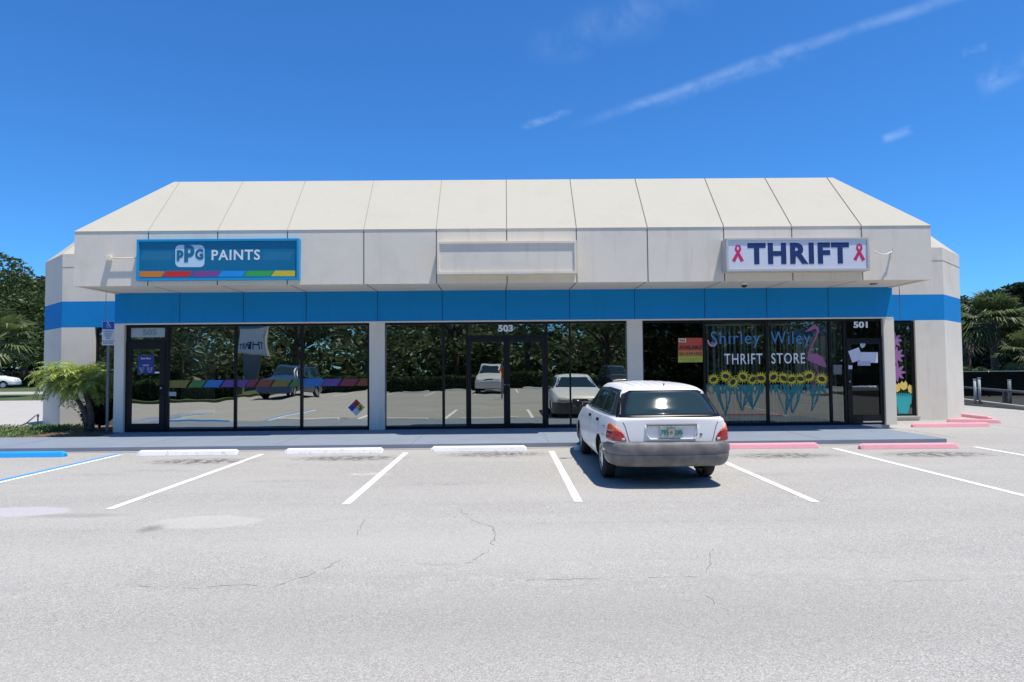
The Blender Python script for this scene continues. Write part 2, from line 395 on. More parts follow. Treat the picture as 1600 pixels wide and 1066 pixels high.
# cracks
ck = MB()
def crack(pts, w=.007):
    P3 = []
    for (a, b) in zip(pts[:-1], pts[1:]):
        ga, gb = gnd(*a), gnd(*b); n = max(2, int(math.hypot(gb[0]-ga[0], gb[1]-ga[1])/.06))
        for k in range(n):
            f = k/n; P3.append((ga[0]+(gb[0]-ga[0])*f+random.gauss(0, .014), ga[1]+(gb[1]-ga[1])*f+random.gauss(0, .014)))
    for a, b in zip(P3[:-1], P3[1:]):
        if random.random() < .22: continue
        d = Vector((b[0]-a[0], b[1]-a[1])); 
        if d.length < 1e-4: continue
        nrm = Vector((-d.y, d.x)).normalized(); w0 = w*random.uniform(.25, 1)/2
        ck.quad((a[0]-nrm.x*w0, a[1]-nrm.y*w0, .002), (a[0]+nrm.x*w0, a[1]+nrm.y*w0, .002), (b[0]+nrm.x*w0, b[1]+nrm.y*w0, .002), (b[0]-nrm.x*w0, b[1]-nrm.y*w0, .002))
crack([(215, 916), (300, 920), (360, 914), (425, 918), (500, 893), (530, 877), (562, 865), (578, 846)], .007)
crack([(555, 838), (570, 810)], .007)
crack([(718, 795), (735, 812), (770, 823), (772, 840), (760, 862), (735, 880)], .008)
crack([(735, 880), (650, 884)], .005)
crack([(780, 908), (900, 905), (1100, 902)], .005)
crack([(1113, 855), (1108, 890), (1095, 905)], .006); crack([(1105, 932), (1140, 960)], .005)
crack([(790, 818), (1100, 815), (1300, 812)], .004)
crack([(540, 790), (800, 786), (1000, 784), (1200, 790), (1500, 788)], .004)
crack([(1390, 908), (1600, 905)], .004); crack([(690, 757), (712, 758)], .02)
tag(ck.build('asphalt_cracks', M_crack), kind='structure')

# wheel stops
def wheel_stop(cx, cy, rz, m_, label, L=1.83, base='wheel_stop'):
    mb = MB(); h = .098
    prof = [(-.075, 0), (.075, 0), (.055, h*.75), (.04, h), (-.04, h), (-.055, h*.75)]
    i = len(mb.v); n = len(prof)
    for x, e in ((-L/2, 0), (-L/2+.05, 1), (L/2-.05, 1), (L/2, 0)):
        for (y, z) in prof: mb.v.append((x, y*(1 if e else .8), z if e else z*.62))
    for k in range(3):
        for q in range(n):
            w = (q+1) % n; mb.f.append((i+k*n+q, i+k*n+w, i+(k+1)*n+w, i+(k+1)*n+q)); mb.mi.append(0)
    mb.f += [tuple(range(i, i+n)), tuple(range(i+3*n, i+4*n))]; mb.mi += [0, 0]
    o = mb.build(base, m_, bevel=.004); o.location = (cx, cy, .001); o.rotation_euler = (0, 0, rz)
    tag(o, label, 'wheel stop', 'concrete wheel stops at the heads of the parking bays'); return o
def stop_px(xl, xr, yb, m_, label):
    a = gnd(xl, yb); b = gnd(xr, yb-(xr-xl)*.0095); wheel_stop((a[0]+b[0])/2, (a[1]+b[1])/2+.075, math.atan2(b[1]-a[1], b[0]-a[0])+random.uniform(-.006, .006), m_, label, math.hypot(b[0]-a[0], b[1]-a[1]))
stop_px(-62, 98, 716, P_stopb, 'bright blue painted wheel stop at the left edge of the photo')
stop_px(213, 370, 713, P_stopw, 'white wheel stop right of the blue and white double line')
stop_px(444, 598, 710, P_stopw, 'white wheel stop in front of the column left of the 503 windows')
stop_px(673, 823, 706.5, P_stopw, 'white wheel stop in front of the 503 double door')
stop_px(898, 1046, 704, P_stopw, 'white wheel stop mostly hidden behind the front wheels of the white station wagon')
stop_px(1134, 1281, 702, P_pink, 'pink wheel stop just right of the white station wagon')
stop_px(1346, 1500, 702.5, P_pink, 'pink wheel stop at the right end corner of the grey sidewalk')
stop_px(1428, 1548, 668, P_pink, 'pink wheel stop below the tulip window of the right wing')
a = gnd(1484, 660); b = gnd(1568, 662); wheel_stop((a[0]+b[0])/2, (a[1]+b[1])/2+.1, math.atan2(b[1]-a[1], b[0]-a[0]), P_pink, 'pink wheel stop around the right corner of the building, second behind', math.hypot(b[0]-a[0], b[1]-a[1]))
a = gnd(1503, 651); b = gnd(1552, 657); wheel_stop((a[0]+b[0])/2, (a[1]+b[1])/2+.1, math.atan2(b[1]-a[1], b[0]-a[0]), P_pink, 'farthest pink wheel stop, set askew beside the right corner of the building', math.hypot(b[0]-a[0], b[1]-a[1]))

# left planting bed and drive
sheet('driveway', [(-80, 17.2), (-14.2, 17.95), (-14.2, 36), (-80, 37)], .006, M_conc)
bed = MB(); bed.prism([(-40, YW-.9), (-9.62, YW-.9), (-9.62, 17.8), (-12.6, 17.9), (-14.3, 17.9), (-40, 17.2)], 0, .09, 'z')
tag(bed.build('planting_bed', M_soil), kind='structure')
sheet('verge', [(-80, 36.2), (-14.2, 35.2), (-14, 60), (-80, 60)], .02, M_lawn)
sheet('road', [(-120, 46), (-15, 43.5), (-15, 49), (-120, 52)], .03, M_asph)
sheet('side_yard', [(17.3, -5), (60, -5), (60, 70), (17.3, 70)], .02, mat('shaded_yard_ground', (.022, .020, .014), .95, bump=.5, bscale=20, var=.5))  # near-black base colour stands for the deep shade behind the guard rail
# ------------------------------------------------------------ the building
B = thing('commercial_building', 'single-storey stucco shop building with a pale sloped mansard roof, blue band and mirrored shopfronts', 'building', (0, YW, 0))
def BP(mb, name, mats, parent=B, **k): return loc_mb(mb, wloc(parent)).build(name, mats, parent, **k)
ZF0, ZF1, ZR, YR, XRD = 3.487, 4.714, 6.283, 15.813, 8.215
YB = 30.0
BAND = 2.76
JX = [at(p, 400, YF)[0] for p in (231.5, 340, 449, 568.5, 682, 792, 901, 1012, 1131.5, 1238, 1347)]
JW = [at(p, 480, YW)[0] for p in (281, 380.5, 478.5, 590, 691, 790.5, 890, 991.5, 1101, 1198, 1294)]
# fascia
fa = MB(); T = .10
fa.box(XL, XR, YF, YF+T, ZF0, ZF1); fa.box(XL, XL+T, YF+T, YB-T, ZF0, ZF1); fa.box(XR-T, XR, YF+T, YB-T, ZF0, ZF1); fa.box(XL, XR, YB-T, YB, ZF0, ZF1)
fa.cur = 1
for x in JX: fa.box(x-.011, x+.011, YF-.002, YF+.01, ZF0+.001, ZF1-.03)
fa.cur = 0
fascia = BP(fa, 'fascia', [M_wall, M_joint])
sf = MB(); sf.box(XL+T, XR-T, YF+T, YW+.3, ZF0+.02, ZF0+.06); sf.cur = 1
for x, x2 in zip(JX, JW): sf.quad((x-.012, YF+T, ZF0+.018), (x+.012, YF+T, ZF0+.018), (x2+.012, YW, ZF0+.018), (x2-.012, YW, ZF0+.018))
BP(sf, 'soffit', [M_wall, M_joint])
# mansard roof
ro = MB(); e = .012
Af = (XL-e, YF-e, ZF1); Bf = (XR+e, YF-e, ZF1); Cb = (XR+e, YB+e, ZF1); Db = (XL-e, YB+e, ZF1)
a2 = (-XRD, YR, ZR); b2 = (XRD+.02, YR, ZR); c2 = (XRD+.02, YB-1.57, ZR); d2 = (-XRD, YB-1.57, ZR)
ro.quad(Af, Bf, b2, a2); ro.quad(Bf, Cb, c2, b2); ro.quad(Cb, Db, d2, c2); ro.quad(Db, Af, a2, d2)
dz = .05
up_ = [(p[0], p[1], p[2]) for p in (a2, b2, c2, d2)]; ins = [(a2[0]+.25, a2[1]+.25, ZR), (b2[0]-.25, b2[1]+.25, ZR), (c2[0]-.25, c2[1]-.25, ZR), (d2[0]+.25, d2[1]-.25, ZR)]
for k in range(4): ro.quad(up_[k], up_[(k+1) % 4], ins[(k+1) % 4], ins[k])
dn = [(p[0], p[1], ZR-.6) for p in ins]
for k in range(4): ro.quad(ins[k], ins[(k+1) % 4], dn[(k+1) % 4], dn[k])
ro.quad(*dn); ro.quad(*[(p[0], p[1], ZF1-.002) for p in (Af, Bf, Cb, Db)])
ro.cur = 1
RJ = [at(p, 281, YR)[0] for p in (281, 380, 477.5, 584, 690, 791, 890.5, 992, 1101, 1195, 1292)]
for k_, (x, x2) in enumerate(zip(JX, RJ)):
    w = .004+.0007*k_; ro.cur = 2 if k_ < 5 else 1  # left joints paler and thinner: seam shading put into colour and width
    def q(x_, f): return (x_, YF-e+(YR-YF+e)*f, ZF1+(ZR-ZF1)*f)
    o_ = .003
    ro.quad(*[(p[0], p[1]-o_, p[2]+o_) for p in (q(x-w, 0), q(x+w, 0), q(x2+w, 1), q(x2-w, 1))])
BP(ro, 'mansard_roof', [M_roof, M_joint, mat('lit_joint_sealant', (.24, .225, .20), .9)])

# openings on the shopfront, from the left
X_ = lambda p, y=590: at(p, y, YW)[0]
G_ = lambda p, y=590: at(p, y, YG)[0]
bw = MB(); bw.box(XL, XR, YW, YW+.28, BAND, ZF0+.019); bw.cur = 1
for x in JW: bw.box(x-.008, x+.008, YW-.002, YW+.01, BAND+.01, ZF0+.01)
bw.cur = 2; bw.box(XL, XR, YW-.004, YW+.02, BAND-.035, BAND-.001)
band = BP(bw, 'blue_wall_band', [M_blue, mat('blue_joint', (.003, .05, .16), .9), M_wall])
cols = [(XL, X_(193)), (X_(577), X_(601)), (X_(981), X_(1005)), (X_(1383), X_(1399.5))]
for (x0, x1) in cols:
    c = MB(); c.box(x0, x1, YW, YW+.34, DECK+.002, BAND-.036)
    BP(c, 'column', M_wall)

ZS, ZT = DECK+.03, BAND-.05               # glazing sill and head
def ring(mb, x0, x1, z0, z1, y0, y1, l, r, b, t):
    mb.box(x0, x1, y0, y1, z0, z0+b); mb.box(x0, x1, y0, y1, z1-t, z1)
    mb.box(x0, x0+l, y0, y1, z0+b, z1-t); mb.box(x1-r, x1, y0, y1, z0+b, z1-t); return mb
RP = random.Random(12)
def pane(par, x0, x1, z0, z1, y, m_, name='pane'):
    a, b = RP.uniform(-.0022, .0022)*(x1-x0), RP.uniform(-.0016, .0016)*(z1-z0)
    mb = MB(); mb.quad((x0, y-a-b, z0), (x1, y+a-b, z0), (x1, y+a+b, z1), (x0, y-a+b, z1)); return BP(mb, name, m_, par)
def window(px0, px1, g, zs=ZS, zt=ZT, l=.03, r=.03, label=None, y=YG):
    x0, x1 = at(px0, 590, y)[0], at(px1, 590, y)[0]
    w = BP(ring(MB(), x0+.001, x1-.001, zs, zt, y-.03, y+.05, l, r, .035, .04), 'window', M_frame)
    if label: w['label'] = label
    p = pane(w, x0+l-.005, x1-r+.005, zs+.03, zt-.035, y+.012, g); return w
Z_ = lambda py, px=800, y=YG: at(px, py, y)[1]
# paint shop (left)
sill = MB(); 
for a_, b_ in ((193, 577), (601, 981), (1005, 1383)): sill.box(X_(a_)+.002, X_(b_)-.002, YG-.035, YG+.06, DECK+.002, ZS-.002)
BP(sill, 'threshold', M_frame)
w1 = window(262.5, 368, G_mirror, l=.025, r=.028)
w2 = window(368, 471.5, G_mirror)
w3 = window(471.5, 576.5, G_mirror)
def door(px0, px1, gx0, gx1, gz0, gz1, g, top, handle_px, label=None, zb=ZS, pull=.25):
    x0, x1 = G_(px0), G_(px1); a, b = G_(gx0), G_(gx1); y0, y1 = YG-.045, YG+.01
    mb = MB(); mb.box(x0, a, y0, y1, zb, top); mb.box(b, x1, y0, y1, zb, top); mb.box(a, b, y0, y1, zb, gz0); mb.box(a, b, y0, y1, gz1, top)
    d = BP(mb, 'door', M_frame, bevel=.004)
    if label: d['label'] = label
    pane(d, a-.003, b+.003, gz0-.003, gz1+.003, YG-.01, g)
    hx = G_(handle_px); h = MB()
    h.tube([(hx, y0, 1.0), (hx, y0-.06, 1.0), (hx, y0-.06, 1.0+pull), (hx, y0, 1.0+pull)], .011); BP(h, 'handle', M_frame if pull > .2 else M_alum, d, smooth=True)
    lk = MB(); lk.lathe([(.001, -.012), (.02, -.012), (.02, .002)], (hx, y0-.0, .92+.25), 'y', 14); BP(lk, 'lock_cylinder', M_alum, d)
    return d
ztr = Z_(534)
d505 = door(197.5, 259, 206, 250.5, Z_(662, 228), Z_(546, 228), G_mirror, Z_(534, 228), 253.5, 'black framed glass door of the paint shop')
t505 = BP(ring(MB(), X_(193)+.002, G_(262.5)-.001, Z_(534, 228)+.004, ZT, YG-.03, YG+.05, .09, .05, .05, .055), 'transom_window', M_frame)
pane(t505, X_(193)+.09, G_(262.5)-.05, Z_(534, 228)+.05, ZT-.05, YG+.012, G_mirror)
for a_, b_ in ((X_(193)+.002, G_(197.5)-.003), (G_(259)+.003, G_(262.5)-.002)): BP(MB().box(a_, b_, YG-.03, YG+.05, ZS, Z_(534, 228)+.002), 'door_jamb', M_frame)
# middle unit
window(600.5, 693, G_grey); window(693, 729.5, G_grey, r=.02)
window(855, 891, G_grey, l=.02, r=.02); window(891, 981.5, G_grey, l=.02)
zt5 = Z_(527.5, 790)
t503 = BP(ring(MB(), G_(729.5), G_(855), zt5, ZT, YG-.03, YG+.05, .03, .03, .06, .04), 'transom_window', M_frame)
pane(t503, G_(729.5)+.025, G_(855)-.025, zt5+.05, ZT-.035, YG+.012, G_grey)
for a_, b_ in ((729.5, 732), (852.5, 855)): BP(MB().box(G_(a_), G_(b_), YG-.03, YG+.05, ZS, zt5-.002), 'door_jamb', M_frame)
door(732.2, 791.6, 736, 786.8, Z_(662), Z_(534.5), G_grey, zt5-.004, 789, 'left leaf of the 503 double door')
door(792, 852.2, 797, 847, Z_(662), Z_(534.5), G_grey, zt5-.004, 794.5, 'right leaf of the 503 double door')
# thrift shop (right)
wa = window(1004.5, 1101, G_black); wb = window(1101, 1199, G_clear); wc = window(1199, 1298, G_clear); wd = window(1298, 1322, G_clear, l=.02, r=.05)
zt1 = Z_(532, 1345)
d501 = door(1322.5, 1377, 1330, 1373, Z_(648, 1345), Z_(538, 1345), G_black, zt1, 1326, 'black glass entrance door of the thrift shop covered with notices')
t501 = BP(ring(MB(), G_(1322)+.001, G_(1378), zt1+.004, ZT, YG-.03, YG+.05, .02, .02, .05, .04), 'transom_window', M_frame)
pane(t501, G_(1322)+.018, G_(1378)-.018, zt1+.05, ZT-.035, YG+.012, G_black)
al = MB(); al.box(G_(1378.5), G_(1381.5), YG-.06, YG+.04, ZS, Z_(524, 1380)); al.box(G_(1381.6), X_(1383)-.001, YG-.03, YG+.04, ZS, Z_(524, 1380))
BP(al, 'door_jamb', M_alum)
kp = MB(); kp.box(G_(1345), G_(1374), YG-.052, YG-.047, ZS+.03, ZS+.06); BP(kp, 'kick_plate', M_alum, d501)

# interior
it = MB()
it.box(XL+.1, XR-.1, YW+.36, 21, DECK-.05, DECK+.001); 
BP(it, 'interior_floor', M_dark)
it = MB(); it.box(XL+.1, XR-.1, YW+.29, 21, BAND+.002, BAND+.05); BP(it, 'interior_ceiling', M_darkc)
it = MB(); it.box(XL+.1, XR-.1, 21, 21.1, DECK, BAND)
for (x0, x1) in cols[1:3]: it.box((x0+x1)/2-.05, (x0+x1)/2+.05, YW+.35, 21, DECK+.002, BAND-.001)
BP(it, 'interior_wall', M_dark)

# main and wing walls
WY, WZT = 17.93, 4.86
WX0, WX1, WY1 = 12.39, 13.83, 19.28
wz0 = .0; bz0 = at(98, 512, WY)[1]; bz1 = at(98, 471.3, WY)[1]
def wing(s, px0, px1, zb):
    o = MB()
    xs0, xs1 = 9.62*s, WX0*s
    poly = [(9.62*s, YW+.30), (9.62*s, WY), (WX0*s, WY), (WX1*s, WY1), (WX1*s, YB+2)]
    wx = sorted([at(px0, 590, WY)[0], at(px1, 590, WY)[0]])
    if s > 0: wx[0] = 9.64
    else: wx[1] = -9.64
    segs = list(zip(poly[:-1], poly[1:]))
    def wallseg(a, b, z0, z1, ci):
        o.cur = ci; d = Vector((b[0]-a[0], b[1]-a[1])).normalized(); n_ = Vector((d.y, -d.x))*.2*(-s)*-1
        n_ = Vector((-d.y, d.x))*.2*(1 if s < 0 else 1)
        c_ = Vector((0, 24, 0)); mid = Vector(((a[0]+b[0])/2, (a[1]+b[1])/2, 0))
        if (c_-mid).dot(Vector((n_.x, n_.y, 0))) < 0: n_ = -n_
        o.prism([(a[0], a[1]), (b[0], b[1]), (b[0]+n_.x, b[1]+n_.y), (a[0]+n_.x, a[1]+n_.y)], z0, z1, 'z')
    for k, (a, b) in enumerate(segs):
        if k == 1:
            # front of the wing with the window opening
            wallseg((wx[1 if s > 0 else 0], WY), b, 0, bz0, 0); wallseg((wx[0], WY), (wx[1], WY), 0, zb-.06, 0)
            wallseg(a, b, bz0, bz1, 1); wallseg(a, b, bz1, WZT, 0)
        else:
            wallseg(a, b, 0, bz0, 0); wallseg(a, b, bz0, bz1, 1); wallseg(a, b, bz1, WZT, 0)
    if s > 0:
        o.cur = 2; x = at(1406, 480, WY)[0]; o.box(x-.008, x+.008, WY-.003, WY+.01, bz0, WZT-.3)
    else:
        o.cur = 2; x = at(165.5, 480, WY)[0]; o.box(x-.006, x+.006, WY-.003, WY+.01, bz0, WZT-.3)
    w = BP(o, 'wing_wall', [M_wall, M_blue, M_joint]); w['label'] = ('right' if s > 0 else 'left')+' wing wall set back behind the canopy, with a chamfered corner'
    # raised eave strip
    ev = MB(); out = [(9.62*s, WY-.007), ((WX0+.004)*s, WY-.007), ((WX1+.008)*s, WY1-.004), ((WX1+.008)*s, YB+2)]
    inn = [(9.62*s, WY), (WX0*s, WY), (WX1*s, WY1), (WX1*s, YB+2)]
    for k in range(3): ev.prism([out[k], out[k+1], inn[k+1], inn[k]], 4.52, WZT+.02, 'z')
    BP(ev, 'eave_strip', M_wall)
    rf = MB(); i_ = [(9.62*s, WY+1.35), ((WX0-.55)*s, WY+1.35), ((WX1-1.35)*s, WY1+.55), ((WX1-1.35)*s, YB+2)]
    for k in range(3): rf.quad((*out[k], WZT+.02), (*out[k+1], WZT+.02), (*i_[k+1], WZT+1.37), (*i_[k], WZT+1.37))
    rf.quad(*[(p[0], p[1], WZT+1.37) for p in i_]); rf.quad((WX1*s, YB+2, 0), (9.6*s, YB+2, 0), (9.6*s, YB+2, WZT+1.3), (i_[3][0], YB+2, WZT+1.37), (WX1*s, YB+2, WZT))
    BP(rf, 'wing_roof', M_roof)
    # window
    ww = BP(ring(MB(), wx[0]+.002, wx[1]-.002, zb, bz0-.04, WY+.06, WY+.14, .05, .09 if s > 0 else .05, .05, .06), 'window', M_frame)
    ww['label'] = 'narrow window of the '+('right wing painted with tulips' if s > 0 else 'left wing behind the small palm')
    pane(ww, wx[0]+.045, wx[1]-.045, zb+.045, bz0-.09, WY+.09, G_clear if s > 0 else G_grey)
    sl = MB(); sl.box(wx[0]-.02, wx[1]+.04, WY-.05, WY+.06, zb-.075, zb-.005); BP(sl, 'window_sill', M_conc, ww, bevel=.008)
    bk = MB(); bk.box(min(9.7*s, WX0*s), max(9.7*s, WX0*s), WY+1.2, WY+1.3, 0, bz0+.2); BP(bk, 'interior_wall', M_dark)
    return ww, wx
wl, wlx = wing(-1, 147, 180, .45)
wr_, wrx = wing(1, 1397, 1432.5, at(1415, 650, WY)[1])
rear = MB(); rear.box(-9.5, 9.5, YB-.25, YB-.05, 0, ZF1-.01); BP(rear, 'rear_wall', M_wall)

# paint-shop window film and stickers
def flat(par, name, m_, pts, y=YG, d=.0015, Yp=None):
    """a thin sticker from measured outline points, laid on the plane at depth y"""
    mb = MB(); mb.prism([at(px, py, Yp or y) for px, py in pts][::-1], y-d, y, 'y'); return BP(mb, name, m_, par)
def sc(name, c, r=.5): return mat(name, c, r)
stripe_cols = [((.20, .17, .03), 'olive'), ((.06, .18, .05), 'green'), ((.02, .16, .45), 'azure'), ((.12, .06, .26), 'violet'), ((.22, .03, .05), 'maroon'), ((.22, .06, .03), 'rust')]
edges = [(264, 294), (290, 318), (315, 345), (342, 368)], [(370, 384), (382, 400), (397, 424), (421, 452), (449, 469.5)], [(473, 502), (500, 530), (527, 557), (554, 575)]
order = [[0, 1, 2, 3], [3, 4, 5, 0, 1], [2, 3, 4, 5]]
for w, es, od in zip((w1, w2, w3), edges, order):
    for (a, b), c in zip(es, od):
        lean = 8; yo = 600-(a-264)*.0105
        l_top = a+lean if a not in (264, 370, 473) else a; r_top = b+lean if b not in (368, 469.5, 575) else b
        flat(w, 'window_film_stripe', sc('film_'+stripe_cols[c][1], stripe_cols[c][0]), [(a, yo+6), (b-1.2 if r_top != b else b, yo+6), (r_top-1.2 if r_top != b else b, yo-5.5), (l_top, yo-5.5)], YG+.008)
# hazard diamond
cx, cy, r_ = 556.5, 637, 6.3
dm = thing('hazard_diamond_sign', 'small four-colour hazard diamond sticker at the lower right of the paint shop window', 'safety sign', (at(cx, cy, YG)[0], YG-.02, at(cx, cy, YG)[1]))
def dpart(cx_, cy_, c, n):
    a = [(cx_, cy_-r_), (cx_+r_, cy_), (cx_, cy_+r_), (cx_-r_, cy_)]
    return flat(dm, 'quadrant', sc(n, c), a, YG-.006)
dpart(cx, cy-r_-.3, (.5, .02, .03), 'hazard_red'); dpart(cx-r_-.3, cy, (.01, .08, .4), 'hazard_blue'); dpart(cx+r_+.3, cy, (.5, .55, .04), 'hazard_yellow'); dpart(cx, cy+r_+.3, (.6, .62, .75), 'hazard_white')
M_wh = sc('white_vinyl', (.85, .86, .88)); M_bk = sc('black_vinyl', (.01, .01, .012))
def ptext(par, s, px, py, wpx, hpx, m_, y=YG, name='lettering', **k):
    x, z = at(px, py, y); return text(s, x, z, .2, y-.0022, .002, par, m_, name, wid=wpx*y/FPX if wpx else None, hgt=hpx*y/FPX if hpx else None, **k)
ptext(dm, '2', cx+r_, cy, 5, 6.5, M_bk, YG-.006, bold=.01); ptext(dm, '3', cx, cy-r_, 4, 5.5, M_bk, YG-.006); ptext(dm, '2', cx-r_, cy, 4, 5.5, M_bk, YG-.006)
# hours poster on the paint shop door
hp = thing('opening_hours_poster', 'dark blue store hours poster in white lettering on the paint shop door', 'poster', (at(228, 564, YG)[0], YG-.02, at(228, 564, YG)[1]))
flat(hp, 'sheet', sc('navy_sheet', (.015, .035, .19)), [(215, 584), (241, 584), (241, 555), (215, 555)], YG-.012)
ptext(hp, 'Store Hours', 228, 560, 15, 3.2, M_wh, YG-.012)
ptext(hp, 'HOURS:', 228, 571, 10, 2.2, M_wh, YG-.012)
for k, (a, b) in enumerate((('Mon - Fri', '7:00 - 5:00'), ('Sat', '8:00 - 12:00'), ('Sun', 'Closed'))):
    ptext(hp, a, 221.5, 575.2+k*2.9, 8-k*2.4 if k else 8, 1.5, M_wh, YG-.012); ptext(hp, b, 234, 575.2+k*2.9, 9-2*k, 1.5, M_wh, YG-.012)
tag(flat(None, 'door_sticker', M_wh, [(242, 583.5), (250, 583.5), (250, 581), (242, 581)], YG-.014) if False else BP(MB().prism([at(*p, YG) for p in ((242.5, 583.5), (250, 583.5), (250, 581), (242.5, 581))], YG-.016, YG-.0125, 'y'), 'push_sticker', M_wh, d505))
tag(loc_mb(MB().prism([at(*p, YG) for p in ((263.5, 619), (275, 619), (275, 612.5), (263.5, 612.5))], YG-.004, YG+.006, 'y'), (0, 0, 0)).build('window_notice', sc('pale_notice', (.42, .42, .46))), 'small pale notice taped to the window beside the paint shop door', 'notice')
# 505 transom: pale panel coloured as the reflection in its glass
flat(t505, 'painted_reflection', sc('painted_reflection', (.36, .43, .44), .25), [(202.5, 527.5), (257.5, 527), (257.5, 511), (202.5, 511.5)], YG+.010)
ptext(t505, '505', 234, 519.5, 22, 9, sc('pale_vinyl', (.16, .23, .27)), YG+.0085, bold=.005)
ptext(t503, '503', 790, 513, 23, 10.5, M_wh, YG+.008, bold=.008, name='street_number')
ptext(t501, '501', 1344.5, 507.5, 22.5, 10, M_wh, YG+.008, bold=.008, name='street_number')

# available poster
av = thing('available_poster', 'red, orange and yellow AVAILABLE poster in the dark window above the white car', 'poster', (at(1079, 547, YG)[0], YG-.03, at(1079, 547, YG)[1]))
ps = lambda pts, c, n, y: flat(av, n[0], sc(n[1], c), pts, y)
flat(av, 'sheet', sc('poster_red', (.55, .07, .03)), [(1059.5, 566.5), (1098, 566), (1098, 528), (1059.5, 528.3)], YG-.004)
flat(av, 'orange_band', sc('poster_orange', (.56, .22, .05)), [(1059.5, 557.5), (1098, 557.2), (1098, 547.8), (1059.5, 548)], YG-.0056)
flat(av, 'yellow_band', sc('poster_yellow', (.48, .54, .06)), [(1059.5, 566.4), (1098, 566), (1098, 557.4), (1059.5, 557.6)], YG-.0056)
flat(av, 'logo_panel', sc('poster_cream', (.6, .6, .38)), [(1060.2, 535), (1072, 535), (1072, 529), (1060.2, 529)], YG-.0056)
ptext(av, 'AVAILABLE', 1078.8, 543, 36, 6, M_bk, YG-.0056, bold=.006)
ptext(av, '561-624-1422', 1078.8, 552.6, 35, 5, M_bk, YG-.0074, bold=.001)
ptext(av, 'CALL FOR LEASING', 1078.8, 561, 33, 1.6, M_bk, YG-.0074); ptext(av, 'www.available.com', 1078.8, 564.2, 28, 1.3, M_bk, YG-.0074)
ptext(av, 'Real', 1066, 532, 8, 3, M_bk, YG-.0074, bold=.003)

# painted thrift-shop windows
M_sky = sc('sky_blue_paint', (.045, .23, .48)); M_teal = sc('teal_paint', (.02, .20, .19)); M_yel = sc('sunflower_paint', (.72, .58, .03)); M_brn = sc('brown_paint', (.05, .02, .012))
M_fl = sc('flamingo_paint', (.36, .12, .25)); M_fl2 = sc('flamingo_dark_paint', (.28, .06, .18)); M_pur = sc('lilac_paint', (.32, .13, .33)); M_tul = sc('tulip_paint', (.75, .55, .12)); M_tq = sc('turquoise_paint', (.03, .40, .40))
ptext(wb, 'Shirley', 1149, 531, 77, 26, M_sky, YG+.008, space=1.15); ptext(wc, 'Wiley', 1235, 531, 62, 26, M_sky, YG+.008, space=1.15)
ptext(wb, 'THRIFT', 1161.5, 561, 60, 16.5, M_wh, YG+.008, bold=.001, space=1.15); ptext(wc, 'STORE', 1231.5, 560, 53, 16.5, M_wh, YG+.008, bold=.001, space=1.15)
cr = [(1107+3.6*math.cos(a)*1.9, 536+7*math.sin(a)*.9) for a in [R(x) for x in range(10, 171, 20)]]
RB = [0]
def ribbon(par, name, m_, pts, w, y=YG+.008, d=.0015):
    P = [Vector(at(px, py, y)) for px, py in pts]; ww = w if hasattr(w, '__len__') else [w]*len(P); mb = MB(); L = []
    for k, p in enumerate(P):
        t = (P[min(k+1, len(P)-1)]-P[max(0, k-1)]).normalized(); n_ = Vector((-t.y, t.x)); h = ww[k]*y/FPX/2; L.append((p+n_*h, p-n_*h))
    for (a, b), (c, e_) in zip(L[:-1], L[1:]):
        RB[0] = (RB[0]+1) % 40; yy = y-d-RB[0]*.00005
        mb.quad((a.x, yy, a.y), (c.x, yy, c.y), (e_.x, yy, e_.y), (b.x, yy, b.y))
    return mb
def addribbon(par, name, m_, lst, y=YG+.008):
    mb = MB()
    for pts, w in lst:
        q_ = ribbon(par, name, m_, pts, w, y); i = len(mb.v); mb.v += q_.v; mb.f += [tuple(i+k for k in f) for f in q_.f]; mb.mi += q_.mi
    return BP(mb, name, m_, par)
addribbon(wb, 'painted_flourish', sc('pink_flourish', (.6, .25, .36)), [([(1106, 531), (1107, 536), (1111, 540), (1117, 540), (1120, 535)], [2, 3, 4, 3, 2])], YG+.006)
rs = random.Random(3)
def sunflower(par, px, py, r, ang):
    x, z = at(px, py, YG+.004); k = (YG)/FPX; mb = MB(); rr = r*k; N = 15
    pts = []
    for q in range(N*2):
        a = math.pi*q/N; rad = rr*(1.0+rs.uniform(-.08, .12) if q % 2 == 0 else .56); pts.append((x+rad*math.cos(a), z+rad*math.sin(a)*.95))
    mb.cur = 0; mb.prism(pts[::-1], YG+.002, YG+.004, 'y'); mb.cur = 1
    ce = []
    for q in range(14):
        a = 2*math.pi*q/14; u, v = rr*.46*math.cos(a), rr*.32*math.sin(a); ce.append((x+u*math.cos(ang)-v*math.sin(ang), z+u*math.sin(ang)+v*math.cos(ang)))
    mb.prism(ce[::-1], YG-.0005, YG+.001, 'y'); return BP(mb, 'painted_sunflower', [M_yel, M_brn], par)
for (px, py, an) in ((1115, 593, .4), (1134, 588, -.2), (1145, 597, .9), (1161, 589, -.7), (1176, 593, .8), (1189, 591, -.2)): sunflower(wb, px, py, rs.uniform(10.4, 12), an)
for (px, py, an) in ((1208.5, 589.5, .6), (1224, 591, -.6), (1237, 593, .5), (1250.5, 592, -.3), (1264, 588, .4), (1284, 592.5, -.4)): sunflower(wc, px, py, rs.uniform(10.4, 12), an)
